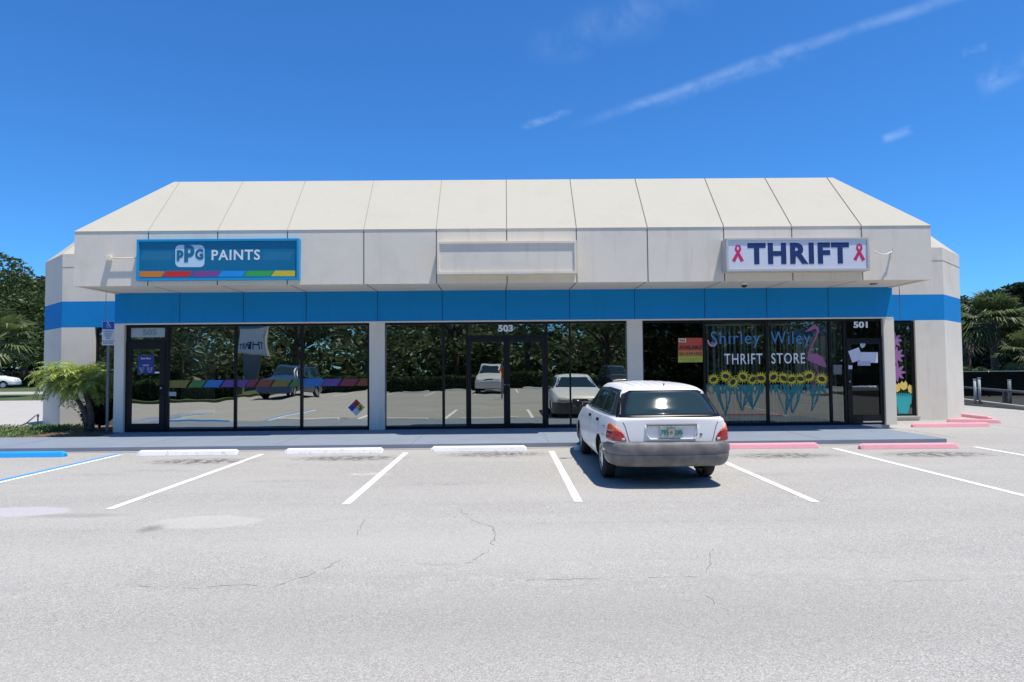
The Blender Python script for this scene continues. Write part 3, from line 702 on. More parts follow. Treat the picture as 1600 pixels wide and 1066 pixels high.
def leaves(par, x0, x1, bases, seed):
    r2 = random.Random(seed); L = []
    for bx_, by_ in bases:
        for q in range(6):
            tx = bx_+r2.uniform(-17, 17); tx = max(x0+1, min(x1-1, tx)); ty = r2.uniform(602, 612)
            L.append(([(bx_+r2.uniform(-1, 1), by_), ((bx_+tx)/2+r2.uniform(-3, 3), (by_+ty)/2), (tx, ty)], [1.0, 2.0, 2.6]))
    for q in range(int((x1-x0)/5)):
        x = x0+3+q*5.0; L.append(([(x, 601), (x+r2.uniform(-4, 4), 608), (max(x0+1, min(x1-1, x+r2.uniform(-7, 7))), 616)], [4.2, 3.8, .8]))
    addribbon(par, 'painted_leaves', M_teal, L, YG+.0085)
leaves(wb, 1105, 1196, [(1134, 650), (1160, 642), (1176, 640)], 1)
leaves(wc, 1202, 1294, [(1228, 648), (1238, 646), (1268, 642)], 2)
addribbon(wc, 'painted_flamingo', M_fl, [
    ([(1258, 518.5), (1263, 516.5), (1268, 513), (1273, 510.5), (1277, 513), (1278, 518), (1275, 527), (1270, 537), (1266, 545), (1263.5, 553), (1265, 560)], [1, 3, 5.5, 6.5, 5, 3.6, 2.8, 2.6, 2.8, 3.4, 5]),
    ([(1262, 562), (1267, 560), (1274, 560), (1281, 564), (1287, 570), (1291, 574)], [4, 13, 16, 14, 8, 1])], YG+.0045)
addribbon(wc, 'painted_flamingo_legs', M_fl2, [([(1271, 566), (1274, 576), (1279, 582), (1275, 590), (1273, 606)], [1.6, 1.5, 1.5, 1.5, 1.5]), ([(1274, 567), (1276, 577), (1271, 590), (1271, 607), (1266, 608)], [1.4]*5)], YG+.006)
pk = []
for fx, fy, fr in ((1396, 532, 13), (1399, 556, 14), (1400, 582, 15)):
    for q in range(9):
        a = 2*math.pi*q/9; pk.append(([(fx, fy), (fx+fr*.55*math.cos(a), fy+fr*.55*math.sin(a)), (fx+fr*math.cos(a), fy+fr*math.sin(a))], [3, 5.5, 1.5]))
pk = [(pts, w) for pts, w in pk if min(p[0] for p in pts) > 1392]
addribbon(wr_, 'painted_pink_flower', M_pur, pk, WY+.085)
def blob(px, py, rx, ry, y, n=12): return [(px+rx*math.cos(2*math.pi*q/n)*(1 if q % 3 else 1.12), py+ry*math.sin(2*math.pi*q/n)) for q in range(n)]
for (px, py, a) in ((1402, 606, 5), (1412, 603, 6), (1423.5, 608, 5.2)): flat(wr_, 'painted_tulip', M_tul, [(px-a, py-3), (px-a*.45, py-7.5), (px, py-4.5), (px+a*.5, py-8), (px+a, py-3), (px+a*.8, py+4), (px, py+7), (px-a*.8, py+4)][::-1], WY+.083)
addribbon(wr_, 'painted_tulip_leaves', M_tq, [([(1411+k*.6, 648), (1411+k*2.4, 625), (1411+k*2.9, 614)], [7, 3.4, 1]) for k in range(-4, 6)], WY+.085)
# notices on the thrift door
def notice(pts, m_, label, y): tag(MB().prism([at(*p, YG) for p in pts][::-1], y-.003, y, 'y').build('paper_notice', m_), label, 'notice', None)
M_paper = sc('paper', (.62, .64, .74)); M_paper2 = sc('lilac_paper', (.46, .45, .56))
notice([(1323.5, 549), (1340, 543), (1347, 561), (1330, 567)], M_paper, 'tilted white notice, leftmost of those on the black thrift shop door', YG-.05)
notice([(1341, 550.5), (1369.5, 550.5), (1369.5, 567), (1341, 567)], M_paper, 'wide white notice on the black thrift shop door, right of the tilted one', YG-.055)
notice([(1338, 564.5), (1358, 564.5), (1358, 571.5), (1338, 571.5)], M_paper2, 'lilac strip of paper under the wide white notice on the thrift shop door', YG-.0585)
notice([(1324, 571), (1330, 571), (1330, 577), (1324, 577)], M_paper, 'tiny white square sticker on the left of the thrift shop door', YG-.05)
notice([(1342, 537.5), (1344.5, 536.4), (1346.5, 537.8), (1349, 536.4), (1350.8, 539), (1348, 543), (1345, 544.5), (1342.6, 542)], sc('pale_blue_paper', (.35, .5, .58)), 'pale blue heart sticker above the notices on the thrift shop door', YG-.05)
ptext(d501, 'www.shirleywiley.org', 1350, 604, 38, 3.6, M_wh, YG-.02, bold=.004)
ib = thing('wall_letter_box', 'grey metal box on the narrow window left of the thrift shop door', 'letter box', (at(1306, 578, YG)[0], YG-.03, at(1306, 578, YG)[1]))
x0, z1 = at(1299.5, 571, YG); x1, z0 = at(1312.5, 585, YG)
BP(MB().box(x0, x1, YG-.09, YG-.032, z0, z1), 'box_body', mat('grey_metal', (.16, .17, .18), .5, .3), ib, bevel=.006)
BP(MB().box(x0-.004, x1+.004, YG-.097, YG-.03, z1-.05, z1+.012), 'lid', MATS['grey_metal'], ib, bevel=.004)

# vertical blinds behind the thrift windows
def blinds(x0, x1, z0, z1, y, label, seed):
    r2 = random.Random(seed); t = thing('vertical_blinds', label, 'blinds', ((x0+x1)/2, y, z1), 0)
    BP(MB().box(x0, x1, y-.03, y+.03, z1-.05, z1), 'head_rail', M_alum, t)
    mb = MB(); x = x0+.04
    while x < x1-.03:
        a = r2.uniform(.35, .9); dx, dy = .044*math.cos(a), .044*math.sin(a)
        mb.quad((x-dx, y-dy, z0), (x+dx, y+dy, z0), (x+dx, y+dy, z1-.052), (x-dx, y-dy, z1-.052)); x += r2.choice((.085, .085, .09, .12, .16))
    o = BP(mb, 'slats', mat('blind_fabric', (.50, .52, .50), .8), t); return t
blinds(G_(1104), G_(1197), .12, 2.65, YG+.28, 'pale vertical blinds behind the window lettered Shirley THRIFT', 5)
blinds(G_(1202), G_(1294), .12, 2.65, YG+.28, 'pale vertical blinds behind the window with the flamingo', 6)
blinds(G_(1299), G_(1318), .12, 2.65, YG+.28, 'narrow vertical blinds behind the side light with the grey letter box', 8)
blinds(at(1397, 590, WY)[0], at(1429, 590, WY)[0], .3, 2.4, WY+.3, 'pale vertical blinds behind the tulip window of the right wing', 7)

# ------------------------------------------------------------ signs on the fascia
def sign_box(name, label, px0, px1, py0, py1, dep, edge, mats, border):
    y = YF-dep; x0, z1 = at(px0, py0, y); x1, _ = at(px1, py0, y); z0 = at((px0+px1)/2, py1, y)[1]; z1 = at((px0+px1)/2, py0, y)[1]
    t = thing(name, label, 'sign', ((x0+x1)/2, YF, z0)); b = border
    mb = ring(MB(), x0, x1, z0, z1, y, YF-.002, b, b, b, b)
    BP(mb, 'sign_frame', mats[0], t, bevel=.004)
    BP(MB().box(x0+b, x1-b, y+edge, YF-.004, z0+b, z1-b), 'sign_face', mats[1], t)
    return t, x0, x1, z0, z1, y
M_sb = mat('sign_blue_edge', (.01, .30, .60), .35); M_sf = mat('sign_teal_face', (.006, .15, .285), .3, coat=.3)
t, x0, x1, z0, z1, y = sign_box('paint_shop_sign', 'teal blue PPG PAINTS sign with a rainbow stripe along the bottom', 213.5, 467, 373.3, 437.8, .13, .03, (M_sb, M_sf), .05)
yf = y+.03
PT = lambda s, px, py, w_, h_, m_, **k: ptext(t, s, px, py, w_, h_, m_, yf, **k)
M_ice = sc('sign_pale_blue', (.50, .68, .80)); 
# rounded logo plate
def rrect(x0, x1, y0, y1, r, n=5):
    o = []
    for cx_, cy_, a0 in ((x1-r, y0+r, -90), (x1-r, y1-r, 0), (x0+r, y1-r, 90), (x0+r, y0+r, 180)):
        for q in range(n+1): a = R(a0+90*q/n); o.append((cx_+r*math.cos(a), cy_+r*math.sin(a)))
    return o
flat(t, 'logo_plate', M_ice, rrect(274, 319.5, 383, 417.5, 7), yf)
M_logo = sc('sign_logo_teal', (.006, .15, .28))
ptext(t, 'p', 281.5, 399.5, 10.5, 17, M_logo, yf-.002, bold=.012); ptext(t, 'p', 296, 396.5, 16, 27, M_logo, yf-.002, bold=.010); ptext(t, 'G', 311.5, 397.5, 13, 17, M_logo, yf-.002, bold=.010)
ptext(t, 'PAINTS', 368.5, 398.5, 75.5, 16.5, sc('sign_white', (.68, .74, .80)), yf, bold=.004, space=1.12)
hl = MB()
def hatch(xa, xb):
    x = xa
    while x < xb:
        a = at(x, 406.5, yf); b = at(x+6, 393.5, yf); hl.quad((a[0], yf-.0015, a[1]), (a[0]+.006, yf-.0015, a[1]), (b[0]+.006, yf-.0015, b[1]), (b[0], yf-.0015, b[1])); x += 2.7
hatch(219, 267); hatch(410, 453); BP(hl, 'hatch_pattern', sc('hatch_blue', (.10, .32, .50)), t)
seg = [(218, 254, (.62, .20, .02), 'orange'), (257, 297, (.60, .02, .02), 'red'), (301, 341, (.22, .06, .26), 'plum'), (343, 381, (.01, .28, .70), 'sky'), (383, 424, (.04, .36, .08), 'leaf'), (426, 461, (.60, .48, .03), 'gold')]
for k, (a, b, c, n) in enumerate(seg):
    flat(t, 'rainbow_stripe', sc('rainbow_'+n, c), [(a-(0 if k == 0 else 3), 433-(a-218)*.005), (b-(3 if k < 5 else 0), 433-(a-218)*.005), (b+(4 if k < 5 else 0), 424-(a-218)*.005), (a+(4 if k else 0), 424-(a-218)*.005)], yf)
M_swh = mat('sign_box_grey', (.50, .49, .47), .5); M_lit = mat('sign_white_face', (.66, .69, .74), .35, coat=.2)
t2, *_ = sign_box('blank_sign_box', 'blank pale sign box in the middle of the fascia above number 503', 682.5, 901, 376.5, 428, .30, .03, (M_wall, M_wall), .055)
t, x0, x1, z0, z1, y = sign_box('thrift_sign', 'white THRIFT sign in navy letters with two pink ribbons', 1134.5, 1358, 371.5, 423.5, .30, .02, (M_swh, M_lit), .05)
yf = y+.02
ptext(t, 'THRIFT', 1247.5, 396, 161, 33.5, sc('navy_letters', (.008, .03, .135)), yf, bold=.0092, space=1.16)
M_rib = sc('pink_ribbon', (.60, .02, .12))
for cx_ in (1153, 1342.5):
    py = 396-(cx_-1153)*.0085; mb = MB()
    q_ = ribbon(t, '', None, [(cx_+7, py+12.5), (cx_+1, py+1), (cx_-3.6, py-6.5), (cx_-2.6, py-11), (cx_, py-12.2), (cx_+2.6, py-11), (cx_+3.6, py-6.5), (cx_-1, py+1), (cx_-7, py+12.5)], [5.6, 4.6, 3.6, 3, 3, 3, 3.6, 4.6, 5.6], yf)
    BP(q_, 'pink_ribbon_emblem', M_rib, t)
# conduits
def conduit(name, label, a, pts, plate):
    t = thing(name, label, 'conduit', a); mb = MB(); mb.tube(pts, .013, 8); BP(mb, 'tube', plate, t, smooth=True); return t
xa, za = at(172, 404.5, YF); xb, _ = at(214, 404.5, YF)
t = conduit('electrical_conduit', 'stucco-coloured electrical box and pipe left of the paint shop sign', (xa, YF, za), [(xa, YF-.06, za), (xb, YF-.06, za+.002)], M_wall)
BP(MB().box(xa-.06, xa+.06, YF-.10, YF-.001, za-.05, za+.05), 'junction_box', M_wall, t, bevel=.006)
xa, za = at(1358, 394.5, YF); xb, zb = at(1392, 393, YF)
pp = [(xa+(xb-xa)*f, YF-.17+.1*f*f, za-.085*math.sin(math.pi*f)**1.0*(1 if f < .5 else 1)+.0*f+(zb-za)*f) for f in [q/12 for q in range(13)]]
t = conduit('flexible_conduit', 'thin white flexible conduit sagging from the right end of the thrift sign', (xa, YF, za), pp, mat('white_plastic', (.75, .75, .74), .4))
BP(MB().tube([(xb, YF-.001, zb), (xb, YF-.09, zb)], .022, 12), 'elbow_fitting', M_alum, t); BP(MB().tube([(xb, YF-.075, zb-.01), (xb, YF-.075, zb+.05)], .018, 12), 'connector', MATS['white_plastic'], t)
# dome camera and soffit lamp
xa, ya = 0, 0
d_ = ray(1163, 444); tt = (ZF0-CAM_H)/d_.z; xa, ya = d_.x*tt, d_.y*tt
t = thing('dome_camera', 'small dark security dome under the soffit below the thrift sign', 'camera', (xa, max(ya, YF+.4), ZF0+.02))
t.location = (at(1163, 447, 14.75)[0], 14.75, ZF0+.02)
BP(loc_mb(MB().lathe([(.001, 0), (.075, 0), (.08, -.03), (.07, -.045)], (0, 0, 0), 'z', 20), (-t.location.x, -t.location.y, -t.location.z)), 'mount', mat('white_plastic'), t, smooth=True)
BP(loc_mb(MB().lathe([(.065, -.045), (.06, -.075), (.035, -.10), (.001, -.108)], (0, 0, 0), 'z', 20), (-t.location.x, -t.location.y, -t.location.z)), 'dome', mat('black_gloss', (.01, .01, .012), .08), t, smooth=True)
for px in (1365,):
    t = thing('soffit_lamp', 'shallow round lamp under the right end of the soffit', 'lamp', (at(px, 450, 15.0)[0], 15.0, ZF0+.02))
    BP(loc_mb(MB().lathe([(.001, 0), (.09, 0), (.085, -.02), (.06, -.03), (.001, -.032)], (0, 0, 0), 'z', 20), (-t.location.x, -t.location.y, -t.location.z)), 'lamp_cover', mat('grey_metal'), t)
# ------------------------------------------------------------ accessible parking sign
sx_, sz1 = at(169, 502, YG); _, sz0 = at(169, 538, YG)
t = thing('accessible_parking_sign', 'blue and white disabled parking sign on a grey post beside the small palm', 'sign', (sx_, YG, .09))
y = YG
PST = mat('galvanised_post', (.18, .19, .20), .5, .6)
pm = MB(); pm.box(sx_-.03, sx_+.03, y+.01, y+.015, .0, sz1-.05); pm.box(sx_-.03, sx_-.025, y+.015, y+.04, .0, sz1-.05); pm.box(sx_+.025, sx_+.03, y+.015, y+.04, .0, sz1-.05)
BP(pm, 'post', PST, t)
zz = lambda py: at(169, py, YG)[1]
xa, xb = at(159.5, 520, YG)[0], at(179, 520, YG)[0]
sg = BP(MB().prism(rrect(xa, xb, zz(532.5), sz1, .025, 3), y, y+.006, 'y'), 'sign_plate', sc('sign_plate_white', (.62, .64, .68), .35), t)
BP(MB().prism(rrect(xa+.008, xb-.008, zz(515), sz1-.008, .02, 3), y-.0015, y, 'y'), 'blue_field', sc('sign_plate_blue', (.01, .09, .42), .35), sg)
wc_ = MB(); c0 = ((xa+xb)/2, (zz(515)+sz1)/2)
def wtube(pts, w):
    for a, b in zip(pts[:-1], pts[1:]):
        a, b = Vector(a), Vector(b); d = (b-a).normalized(); n_ = Vector((-d.y, d.x))*w/2; a -= d*w*.3; b += d*w*.3
        wc_.quad(*[(c0[0]+p.x, y-.0025, c0[1]+p.y) for p in (a-n_, b-n_, b+n_, a+n_)])
wtube([(-.012, .055), (-.008, .0), (.035, .0), (.05, -.045), (.065, -.04)], .014); wtube([(-.008, .028), (.03, .028)], .011)
wtube([(.038*math.cos(R(q))-.005, .038*math.sin(R(q))-.02) for q in range(130, 345, 18)], .011)
wc_.quad(*[(c0[0]-.014+.014*math.cos(R(q)), y-.0026, c0[1]+.072+.014*math.sin(R(q))) for q in range(0, 360, 40)])
BP(wc_, 'wheelchair_symbol', sc('sign_symbol_white', (.7, .72, .75)), sg)
M_sgb = sc('sign_text_blue', (.02, .07, .25))
for k, s_ in enumerate(('PARKING BY', 'DISABLED', 'PERMIT', 'ONLY')): ptext(sg, s_, 169.2, 518.2+k*3.5, (14, 12, 10, 7)[k], 2.2, M_sgb, y)
pl2 = BP(MB().prism(rrect(xa, xb, zz(539.5), zz(533.5), .012, 3), y, y+.006, 'y'), 'fine_plate', MATS['sign_plate_white'], t); ptext(pl2, '$250 FINE', 169.2, 536.5, 15, 3, M_sgb, y)

# ------------------------------------------------------------ cars
PAINT = lambda n, c: mat('paint_'+n, c, .33, 0, .4, coat=.22)
RUB = mat('tyre_rubber', (.018, .018, .019), .85, bump=.3, bscale=40); BLK = mat('black_trim', (.010, .010, .012), .22, 0, .3)
def carglass():
    M = mat('car_glass', (.018, .034, .034), .02, 0, .5, coat=.2); return M
CG = carglass(); WEL = mat('wheel_well', (.008, .008, .009), .95)
ALY = mat('wheel_cover', (.55, .56, .57), .35, .6)
def wagon_sections():
    # y, zb, wb, ws, wm, wh, wt, zt, wg, zg, wr, zr, zc
    return [(-.90, .34, .50, .58, .66, .66, .62, .86, .56, .885, .45, .895, .905),
            (-.87, .30, .60, .69, .755, .755, .71, .895, .64, .92, .52, .93, .94),
            (-.80, .27, .66, .74, .795, .79, .735, .91, .65, .965, .54, .985, .995),
            (-.55, .24, .70, .79, .825, .82, .755, .92, .60, 1.225, .50, 1.268, 1.29),
            (-.43, .22, .70, .80, .83, .825, .76, .92, .60, 1.262, .50, 1.318, 1.345),
            (.3, .20, .70, .81, .84, .835, .77, .91, .60, 1.28, .50, 1.345, 1.375),
            (1.0, .20, .70, .81, .84, .835, .77, .905, .60, 1.28, .50, 1.35, 1.38),
            (1.42, .20, .70, .81, .84, .835, .77, .90, .585, 1.255, .48, 1.32, 1.35),
            (1.58, .20, .70, .81, .84, .835, .77, .90, .56, 1.20, .45, 1.25, 1.275),
            (2.22, .20, .70, .80, .835, .83, .76, .90, .66, .925, .5, .955, .97),
            (2.34, .20, .70, .80, .835, .83, .755, .885, .64, .905, .48, .92, .93),
            (2.9, .21, .68, .79, .83, .815, .72, .82, .58, .845, .4, .855, .862),
            (3.2, .24, .62, .74, .78, .76, .66, .73, .52, .75, .38, .76, .765),
            (3.32, .27, .55, .66, .70, .68, .58, .64, .48, .655, .34, .66, .665),
            (3.35, .33, .45, .54, .58, .56, .48, .58, .40, .59, .30, .60, .60)]
def suv_sections(h=1.0):
    S = []
    for s in wagon_sections():
        s = list(s); y = s[0]
        k = 1.12; up_z = lambda z: z*k+.06
        s[1] += .06; s[7] = up_z(s[7]); s[9] = .06+s[9]*(1.24 if -.6 < y < 1.6 else 1.12); s[11] = .06+s[11]*(1.24 if -.6 < y < 1.6 else 1.12); s[12] = .06+s[12]*(1.24 if -.6 < y < 1.6 else 1.12)
        if -.6 < y < 1.6: s[8] += .06; s[10] += .08
        for j in (2, 3, 4, 5, 6): s[j] *= 1.05
        S.append(tuple(s))
    return S
def make_car(name, label, cat, loc, rz, paint, secs, kind='wagon', detail=True, group=None, bumper=None, plate=None):
    T = thing(name, label, cat, loc, rz, group)
    zs = 1.0 if kind == 'wagon' else 1.13
    vs, fs = [], []
    rings = []
    for s in secs:
        y, zb, wb, ws, wm, wh, wt, zt, wg, zg, wr, zr, zc = s
        mz, hz_ = zb+(zt-zb)*.42, zb+(zt-zb)*.74
        half = [(0, zb), (wb*.6, zb), (wb, zb), (ws, zb+.075), (wm, mz), (wh, hz_), (wt, zt-.008), (wt-.018 if zg > zt+.1 else wt-.03, zt+.012), (wg, zg), (wr, zr), (wr*.5, zc-(zc-zr)*.25), (0, zc)]
        full = half+[(-x, z) for x, z in half[-2:0:-1]]
        i = len(vs); vs += [(x, y, z) for x, z in full]; rings.append((i, len(full)))
    for (a, n), (b, _) in zip(rings[:-1], rings[1:]):
        for q in range(n): w = (q+1) % n; fs.append((a+q, a+w, b+w, b+q))
    for (a, n), sgn in ((rings[0], 1), (rings[-1], -1)):
        h = n//2                                    # grid cap between the two halves
        for q in range(h):
            l0, l1 = a+q, a+q+1; r0, r1 = a+(n-q) % n, a+(n-q-1)
            f = [l0, l1, r1, r0]; f = list(dict.fromkeys(f))
            if len(f) > 2: fs.append(tuple(f[::sgn]))
    me = bpy.data.meshes.new('shell'); me.from_pydata(vs, [], fs); b = bmesh.new(); b.from_mesh(me)
    bmesh.ops.recalc_face_normals(b, faces=b.faces); cl_ = b.edges.layers.float.get('crease_edge') or b.edges.layers.float.new('crease_edge')
    nfull = rings[0][1]
    for e_ in b.edges:
        i0, i1 = e_.verts[0].index, e_.verts[1].index
        if i0 % nfull == i1 % nfull and i0 % nfull in (7, 6, nfull-7, nfull-6, 9, nfull-9): e_[cl_] = .75
        if i0//nfull == i1//nfull and i0//nfull in (1,): e_[cl_] = .6
        if i0//nfull == i1//nfull and i0//nfull in (9,) and 8 <= i0 % nfull <= nfull-8: e_[cl_] = .4
    b.to_mesh(me); b.free()
    tmp = bpy.data.objects.new('tmp', me); COL.objects.link(tmp); md = tmp.modifiers.new('s', 'SUBSURF'); md.levels = 3; md.render_levels = 3
    bpy.context.view_layer.update(); dg = bpy.context.evaluated_depsgraph_get(); full_me = bpy.data.meshes.new_from_object(tmp.evaluated_get(dg))
    bpy.data.objects.remove(tmp)
    b = bmesh.new(); b.from_mesh(full_me); bvh = BVHTree.FromBMesh(b); b.free()
    # wheel arches cut out
    ax = (0.0, 2.5); wr_r = .295*zs; ar = wr_r+.045
    shell = bpy.data.objects.new('body', full_me); COL.objects.link(shell)
    cut = MB()
    for yy in ax:
        for s_ in (-1, 1):
            i = len(cut.v); n = 28; xa_, xb_ = .52*s_, 1.1*s_
            pr = [(yy+ar*math.cos(2*math.pi*q/n), wr_r+ar*math.sin(2*math.pi*q/n)) for q in range(n)]
            cut.prism(pr, min(xa_, xb_), max(xa_, xb_), 'x')
    co = cut.build('cut', BLK)
    bm_ = shell.modifiers.new('b', 'BOOLEAN'); bm_.object = co; bm_.operation = 'DIFFERENCE'; bm_.solver = 'EXACT'
    bpy.context.view_layer.update(); me2 = bpy.data.meshes.new_from_object(shell.evaluated_get(bpy.context.evaluated_depsgraph_get()))
    shell.modifiers.clear(); shell.data = me2; bpy.data.objects.remove(co)
    me2.materials.clear(); me2.materials.append(paint); me2.materials.append(WEL)
    for p in me2.polygons:
        c = p.center; dark = c.z < .27*zs and p.normal.z < -.3
        for yy in ax:
            if math.hypot(c.y-yy, c.z-wr_r) < ar+.004 and (abs(c.x) < .60 or abs(p.normal.x) < .5): dark = True
            if abs(abs(c.x)-.52) < .01 and abs(p.normal.x) > .9: dark = True
        p.material_index = 1 if dark else 0; p.use_smooth = not dark
    shell.parent = T
    def hit(axis, u, v):
        if axis == 'rear': o_, d_ = Vector((u, -4, v)), Vector((0, 1, 0))
        elif axis == 'front': o_, d_ = Vector((u, 6, v)), Vector((0, -1, 0))
        elif axis == 'left': o_, d_ = Vector((-3, u, v)), Vector((1, 0, 0))
        elif axis == 'right': o_, d_ = Vector((3, u, v)), Vector((-1, 0, 0))
        elif axis in ('corner_l', 'corner_r'):
            a = R(u/.016); d_ = Vector(((math.sin(a) if axis == 'corner_l' else -math.sin(a)), math.cos(a), 0)); o_ = Vector((0, -.2, v))-d_*3
        else: o_, d_ = Vector((u, v, 4)), Vector((0, 0, -1))
        l, n_, _, _ = bvh.ray_cast(o_, d_)
        if l is None: l, n_, _, _ = bvh.find_nearest(o_+d_*(3.2 if axis in ('rear', 'front') else 2.2))
        if n_.dot(d_) > 0: n_ = -n_
        return l, n_
    def patch(nm, axis, poly, off, m_, parent=T, K=7, step=.04, rim=.012):
        out = []
        for a, c in zip(poly, poly[1:]+poly[:1]):
            n = max(1, int(math.hypot(c[0]-a[0], c[1]-a[1])/step))
            out += [(a[0]+(c[0]-a[0])*q/n, a[1]+(c[1]-a[1])*q/n) for q in range(n)]
        cx_ = sum(p[0] for p in out)/len(out); cy_ = sum(p[1] for p in out)/len(out); mb = MB(); R_ = []
        for k in range(-1, K+1):
            f = 1 if k < 1 else 1-k/K; idx = []
            for (u, v) in out:
                if k == K and idx: idx.append(idx[0]); continue
                l, n_ = hit(axis, cx_+(u-cx_)*f, cy_+(v-cy_)*f)
                p = l+n_*(off if k >= 0 else off-rim); idx.append(len(mb.v)); mb.v.append(tuple(p))
            R_.append(idx)
        for A, B_ in zip(R_[:-1], R_[1:]):
            for q in range(len(A)):
                w = (q+1) % len(A); f = list(dict.fromkeys((A[q], A[w], B_[w], B_[q])))
                if len(f) > 2: mb.f.append(tuple(f)); mb.mi.append(0)
        o = mb.build(nm, m_, None, smooth=True); o.parent = parent; return o
    def seam(nm, axis, pts, w, off, m_, parent):
        mb = MB(); L = []
        dd = []
        for a, c in zip(pts[:-1], pts[1:]):
            n = max(1, int(math.hypot(c[0]-a[0], c[1]-a[1])/.05)); dd += [(a[0]+(c[0]-a[0])*q/n, a[1]+(c[1]-a[1])*q/n) for q in range(n)]
        dd.append(pts[-1])
        for k, p in enumerate(dd):
            a, c = dd[max(0, k-1)], dd[min(len(dd)-1, k+1)]; t_ = Vector((c[0]-a[0], c[1]-a[1])).normalized(); n2 = Vector((-t_.y, t_.x))*w/2
            q1, q2 = hit(axis, p[0]+n2.x, p[1]+n2.y), hit(axis, p[0]-n2.x, p[1]-n2.y); L.append((q1[0]+q1[1]*off, q2[0]+q2[1]*off))
        for (a, b_), (c, d_) in zip(L[:-1], L[1:]): mb.quad(tuple(a), tuple(c), tuple(d_), tuple(b_))
        o = mb.build(nm, m_, None); o.parent = parent; return o
    def Z(z): return z if kind == 'wagon' else (.06+z*(1.12+.12*max(0, min(1, (z-.93)/.2))))
    PZ = lambda pts: [(u, Z(v)) for u, v in pts]
    # hatch: black surround and glass
    rs_ = patch('rear_window', 'rear', PZ([(-.70, .928), (.70, .928), (.655, 1.05), (.575, 1.22), (.47, 1.268), (-.47, 1.268), (-.575, 1.22), (-.655, 1.05)]), .008, BLK, K=12)
    rg = patch('rear_glass', 'rear', PZ([(-.60, .955), (.60, .955), (.56, 1.06), (.49, 1.205), (.41, 1.240), (-.41, 1.240), (-.49, 1.205), (-.56, 1.06)]), .015, CG, rs_, K=12)
    patch('windscreen', 'front', PZ([(-.64, .965), (.64, .965), (.50, 1.24), (.38, 1.275), (-.38, 1.275), (-.50, 1.24)]), .004, CG)
    for s_, side in ((-1, 'left'), (1, 'right')):
        bs = patch('side_window_surround', side, PZ([(2.02, .945), (1.70, 1.12), (1.38, 1.262), (.4, 1.292), (-.40, 1.275), (-.62, 1.13), (-.82, .945)]), .006, BLK, K=12)
        for nm, poly in (('front_side_window', [(1.88, .965), (1.62, 1.11), (1.33, 1.235), (.98, 1.262), (.98, .958)]), ('rear_side_window', [(.93, .958), (.93, 1.262), (.25, 1.265), (.15, .958)]), ('quarter_window', [(.09, .958), (.19, 1.262), (-.33, 1.235), (-.50, 1.09), (-.60, .965)])):
            patch(nm, side, PZ(poly), .011, CG, bs, K=8)
    AM, RD, CL = mat('amber_lens', (.85, .16, .01), .12, coat=1), mat('red_lens', (.36, .006, .006), .12, coat=1), mat('clear_lens', (.65, .62, .6), .15, coat=1)
    for s_, side in ((-1, 'left'), (1, 'right')):
        h = thing_part = bpy.data.objects.new('tail_lamp', None); COL.objects.link(h); h.parent = T
        cs = 'corner_l' if s_ < 0 else 'corner_r'; f_ = lambda pts: [(u*.016, Z(v)) for u, v in pts]
        patch('brake_lens', cs, f_([(62, .622), (50, .622), (40.5, .622), (41.0, .66), (42.3, .71), (44.0, .748), (62, .748)]), .012, RD, h, K=5, step=.02)
        patch('indicator_lens', cs, f_([(62, .752), (44.2, .752), (45.8, .785), (48.5, .815), (52, .838), (57, .842), (61, .82)]), .012, AM, h, K=5, step=.02)
        patch('reversing_lens', cs, f_([(43.4, .630), (41.2, .630), (41.6, .660), (43.4, .660)]), .0165, CL, h, K=3, step=.02)
        hh = patch('headlamp', 'front', [(s_*u, Z(v)) for u, v in [(.32, .60), (.62, .60), (.64, .66), (.60, .70), (.34, .67)]][::s_], .012, CL)
        # mirror
        mm = MB(); mm.sphere((s_*.93, 1.78, Z(.97)), .09, 14, 10, (1, .55, .75)); mm.tube([(s_*.78, 1.80, Z(.93)), (s_*.90, 1.79, Z(.95))], .025, 8)
        o = mm.build('door_mirror', BLK, None, smooth=True); o.parent = T
        for yy in ((2.05, .93),):
            seam('door_seam', side, PZ([(2.02, .93), (2.02, .45), (1.95, .27), (.98, .26), (.955, .6), (.955, .93)]), .009, .002, BLK, T)
            seam('door_seam', side, PZ([(.955, .27), (.40, .27), (.33, .5), (.12, .62), (.10, .93)]), .009, .002, BLK, T)
        for yy in (1.10, .26):
            patch('door_handle', side, PZ([(yy-.08, .80), (yy+.08, .80), (yy+.08, .84), (yy-.08, .84)]), .018, BLK, K=3, rim=.03)
        if side == 'left': seam('fuel_flap_seam', side, PZ([(-.42, .78), (-.28, .78), (-.28, .66), (-.42, .66), (-.42, .78)]), .007, .002, BLK, T)
    patch('grille', 'front', PZ([(-.24, .60), (.24, .60), (.22, .65), (-.22, .65)]), .006, BLK)
    seam('tailgate_seam', 'rear', PZ([(-.66, .925), (-.60, .80), (-.56, .64), (-.54, .605), (.54, .605), (.56, .64), (.60, .80), (.66, .925)]), .008, .002, BLK, T)
    # plate recess, licence plate, keyhole, wiper
    grey = sc('recess_shade', (.42, .44, .50), .4) if kind == 'wagon' else BLK
    rc = patch('plate_recess', 'rear', PZ([(-.29, .645), (.31, .645), (.345, .69), (.345, .825), (-.325, .825), (-.325, .70)]), -.002, paint if kind == 'wagon' else BLK, K=4, rim=-.03)
    rr_ = MB()
    l0, _ = hit('rear', 0, Z(.74)); yb_ = l0.y
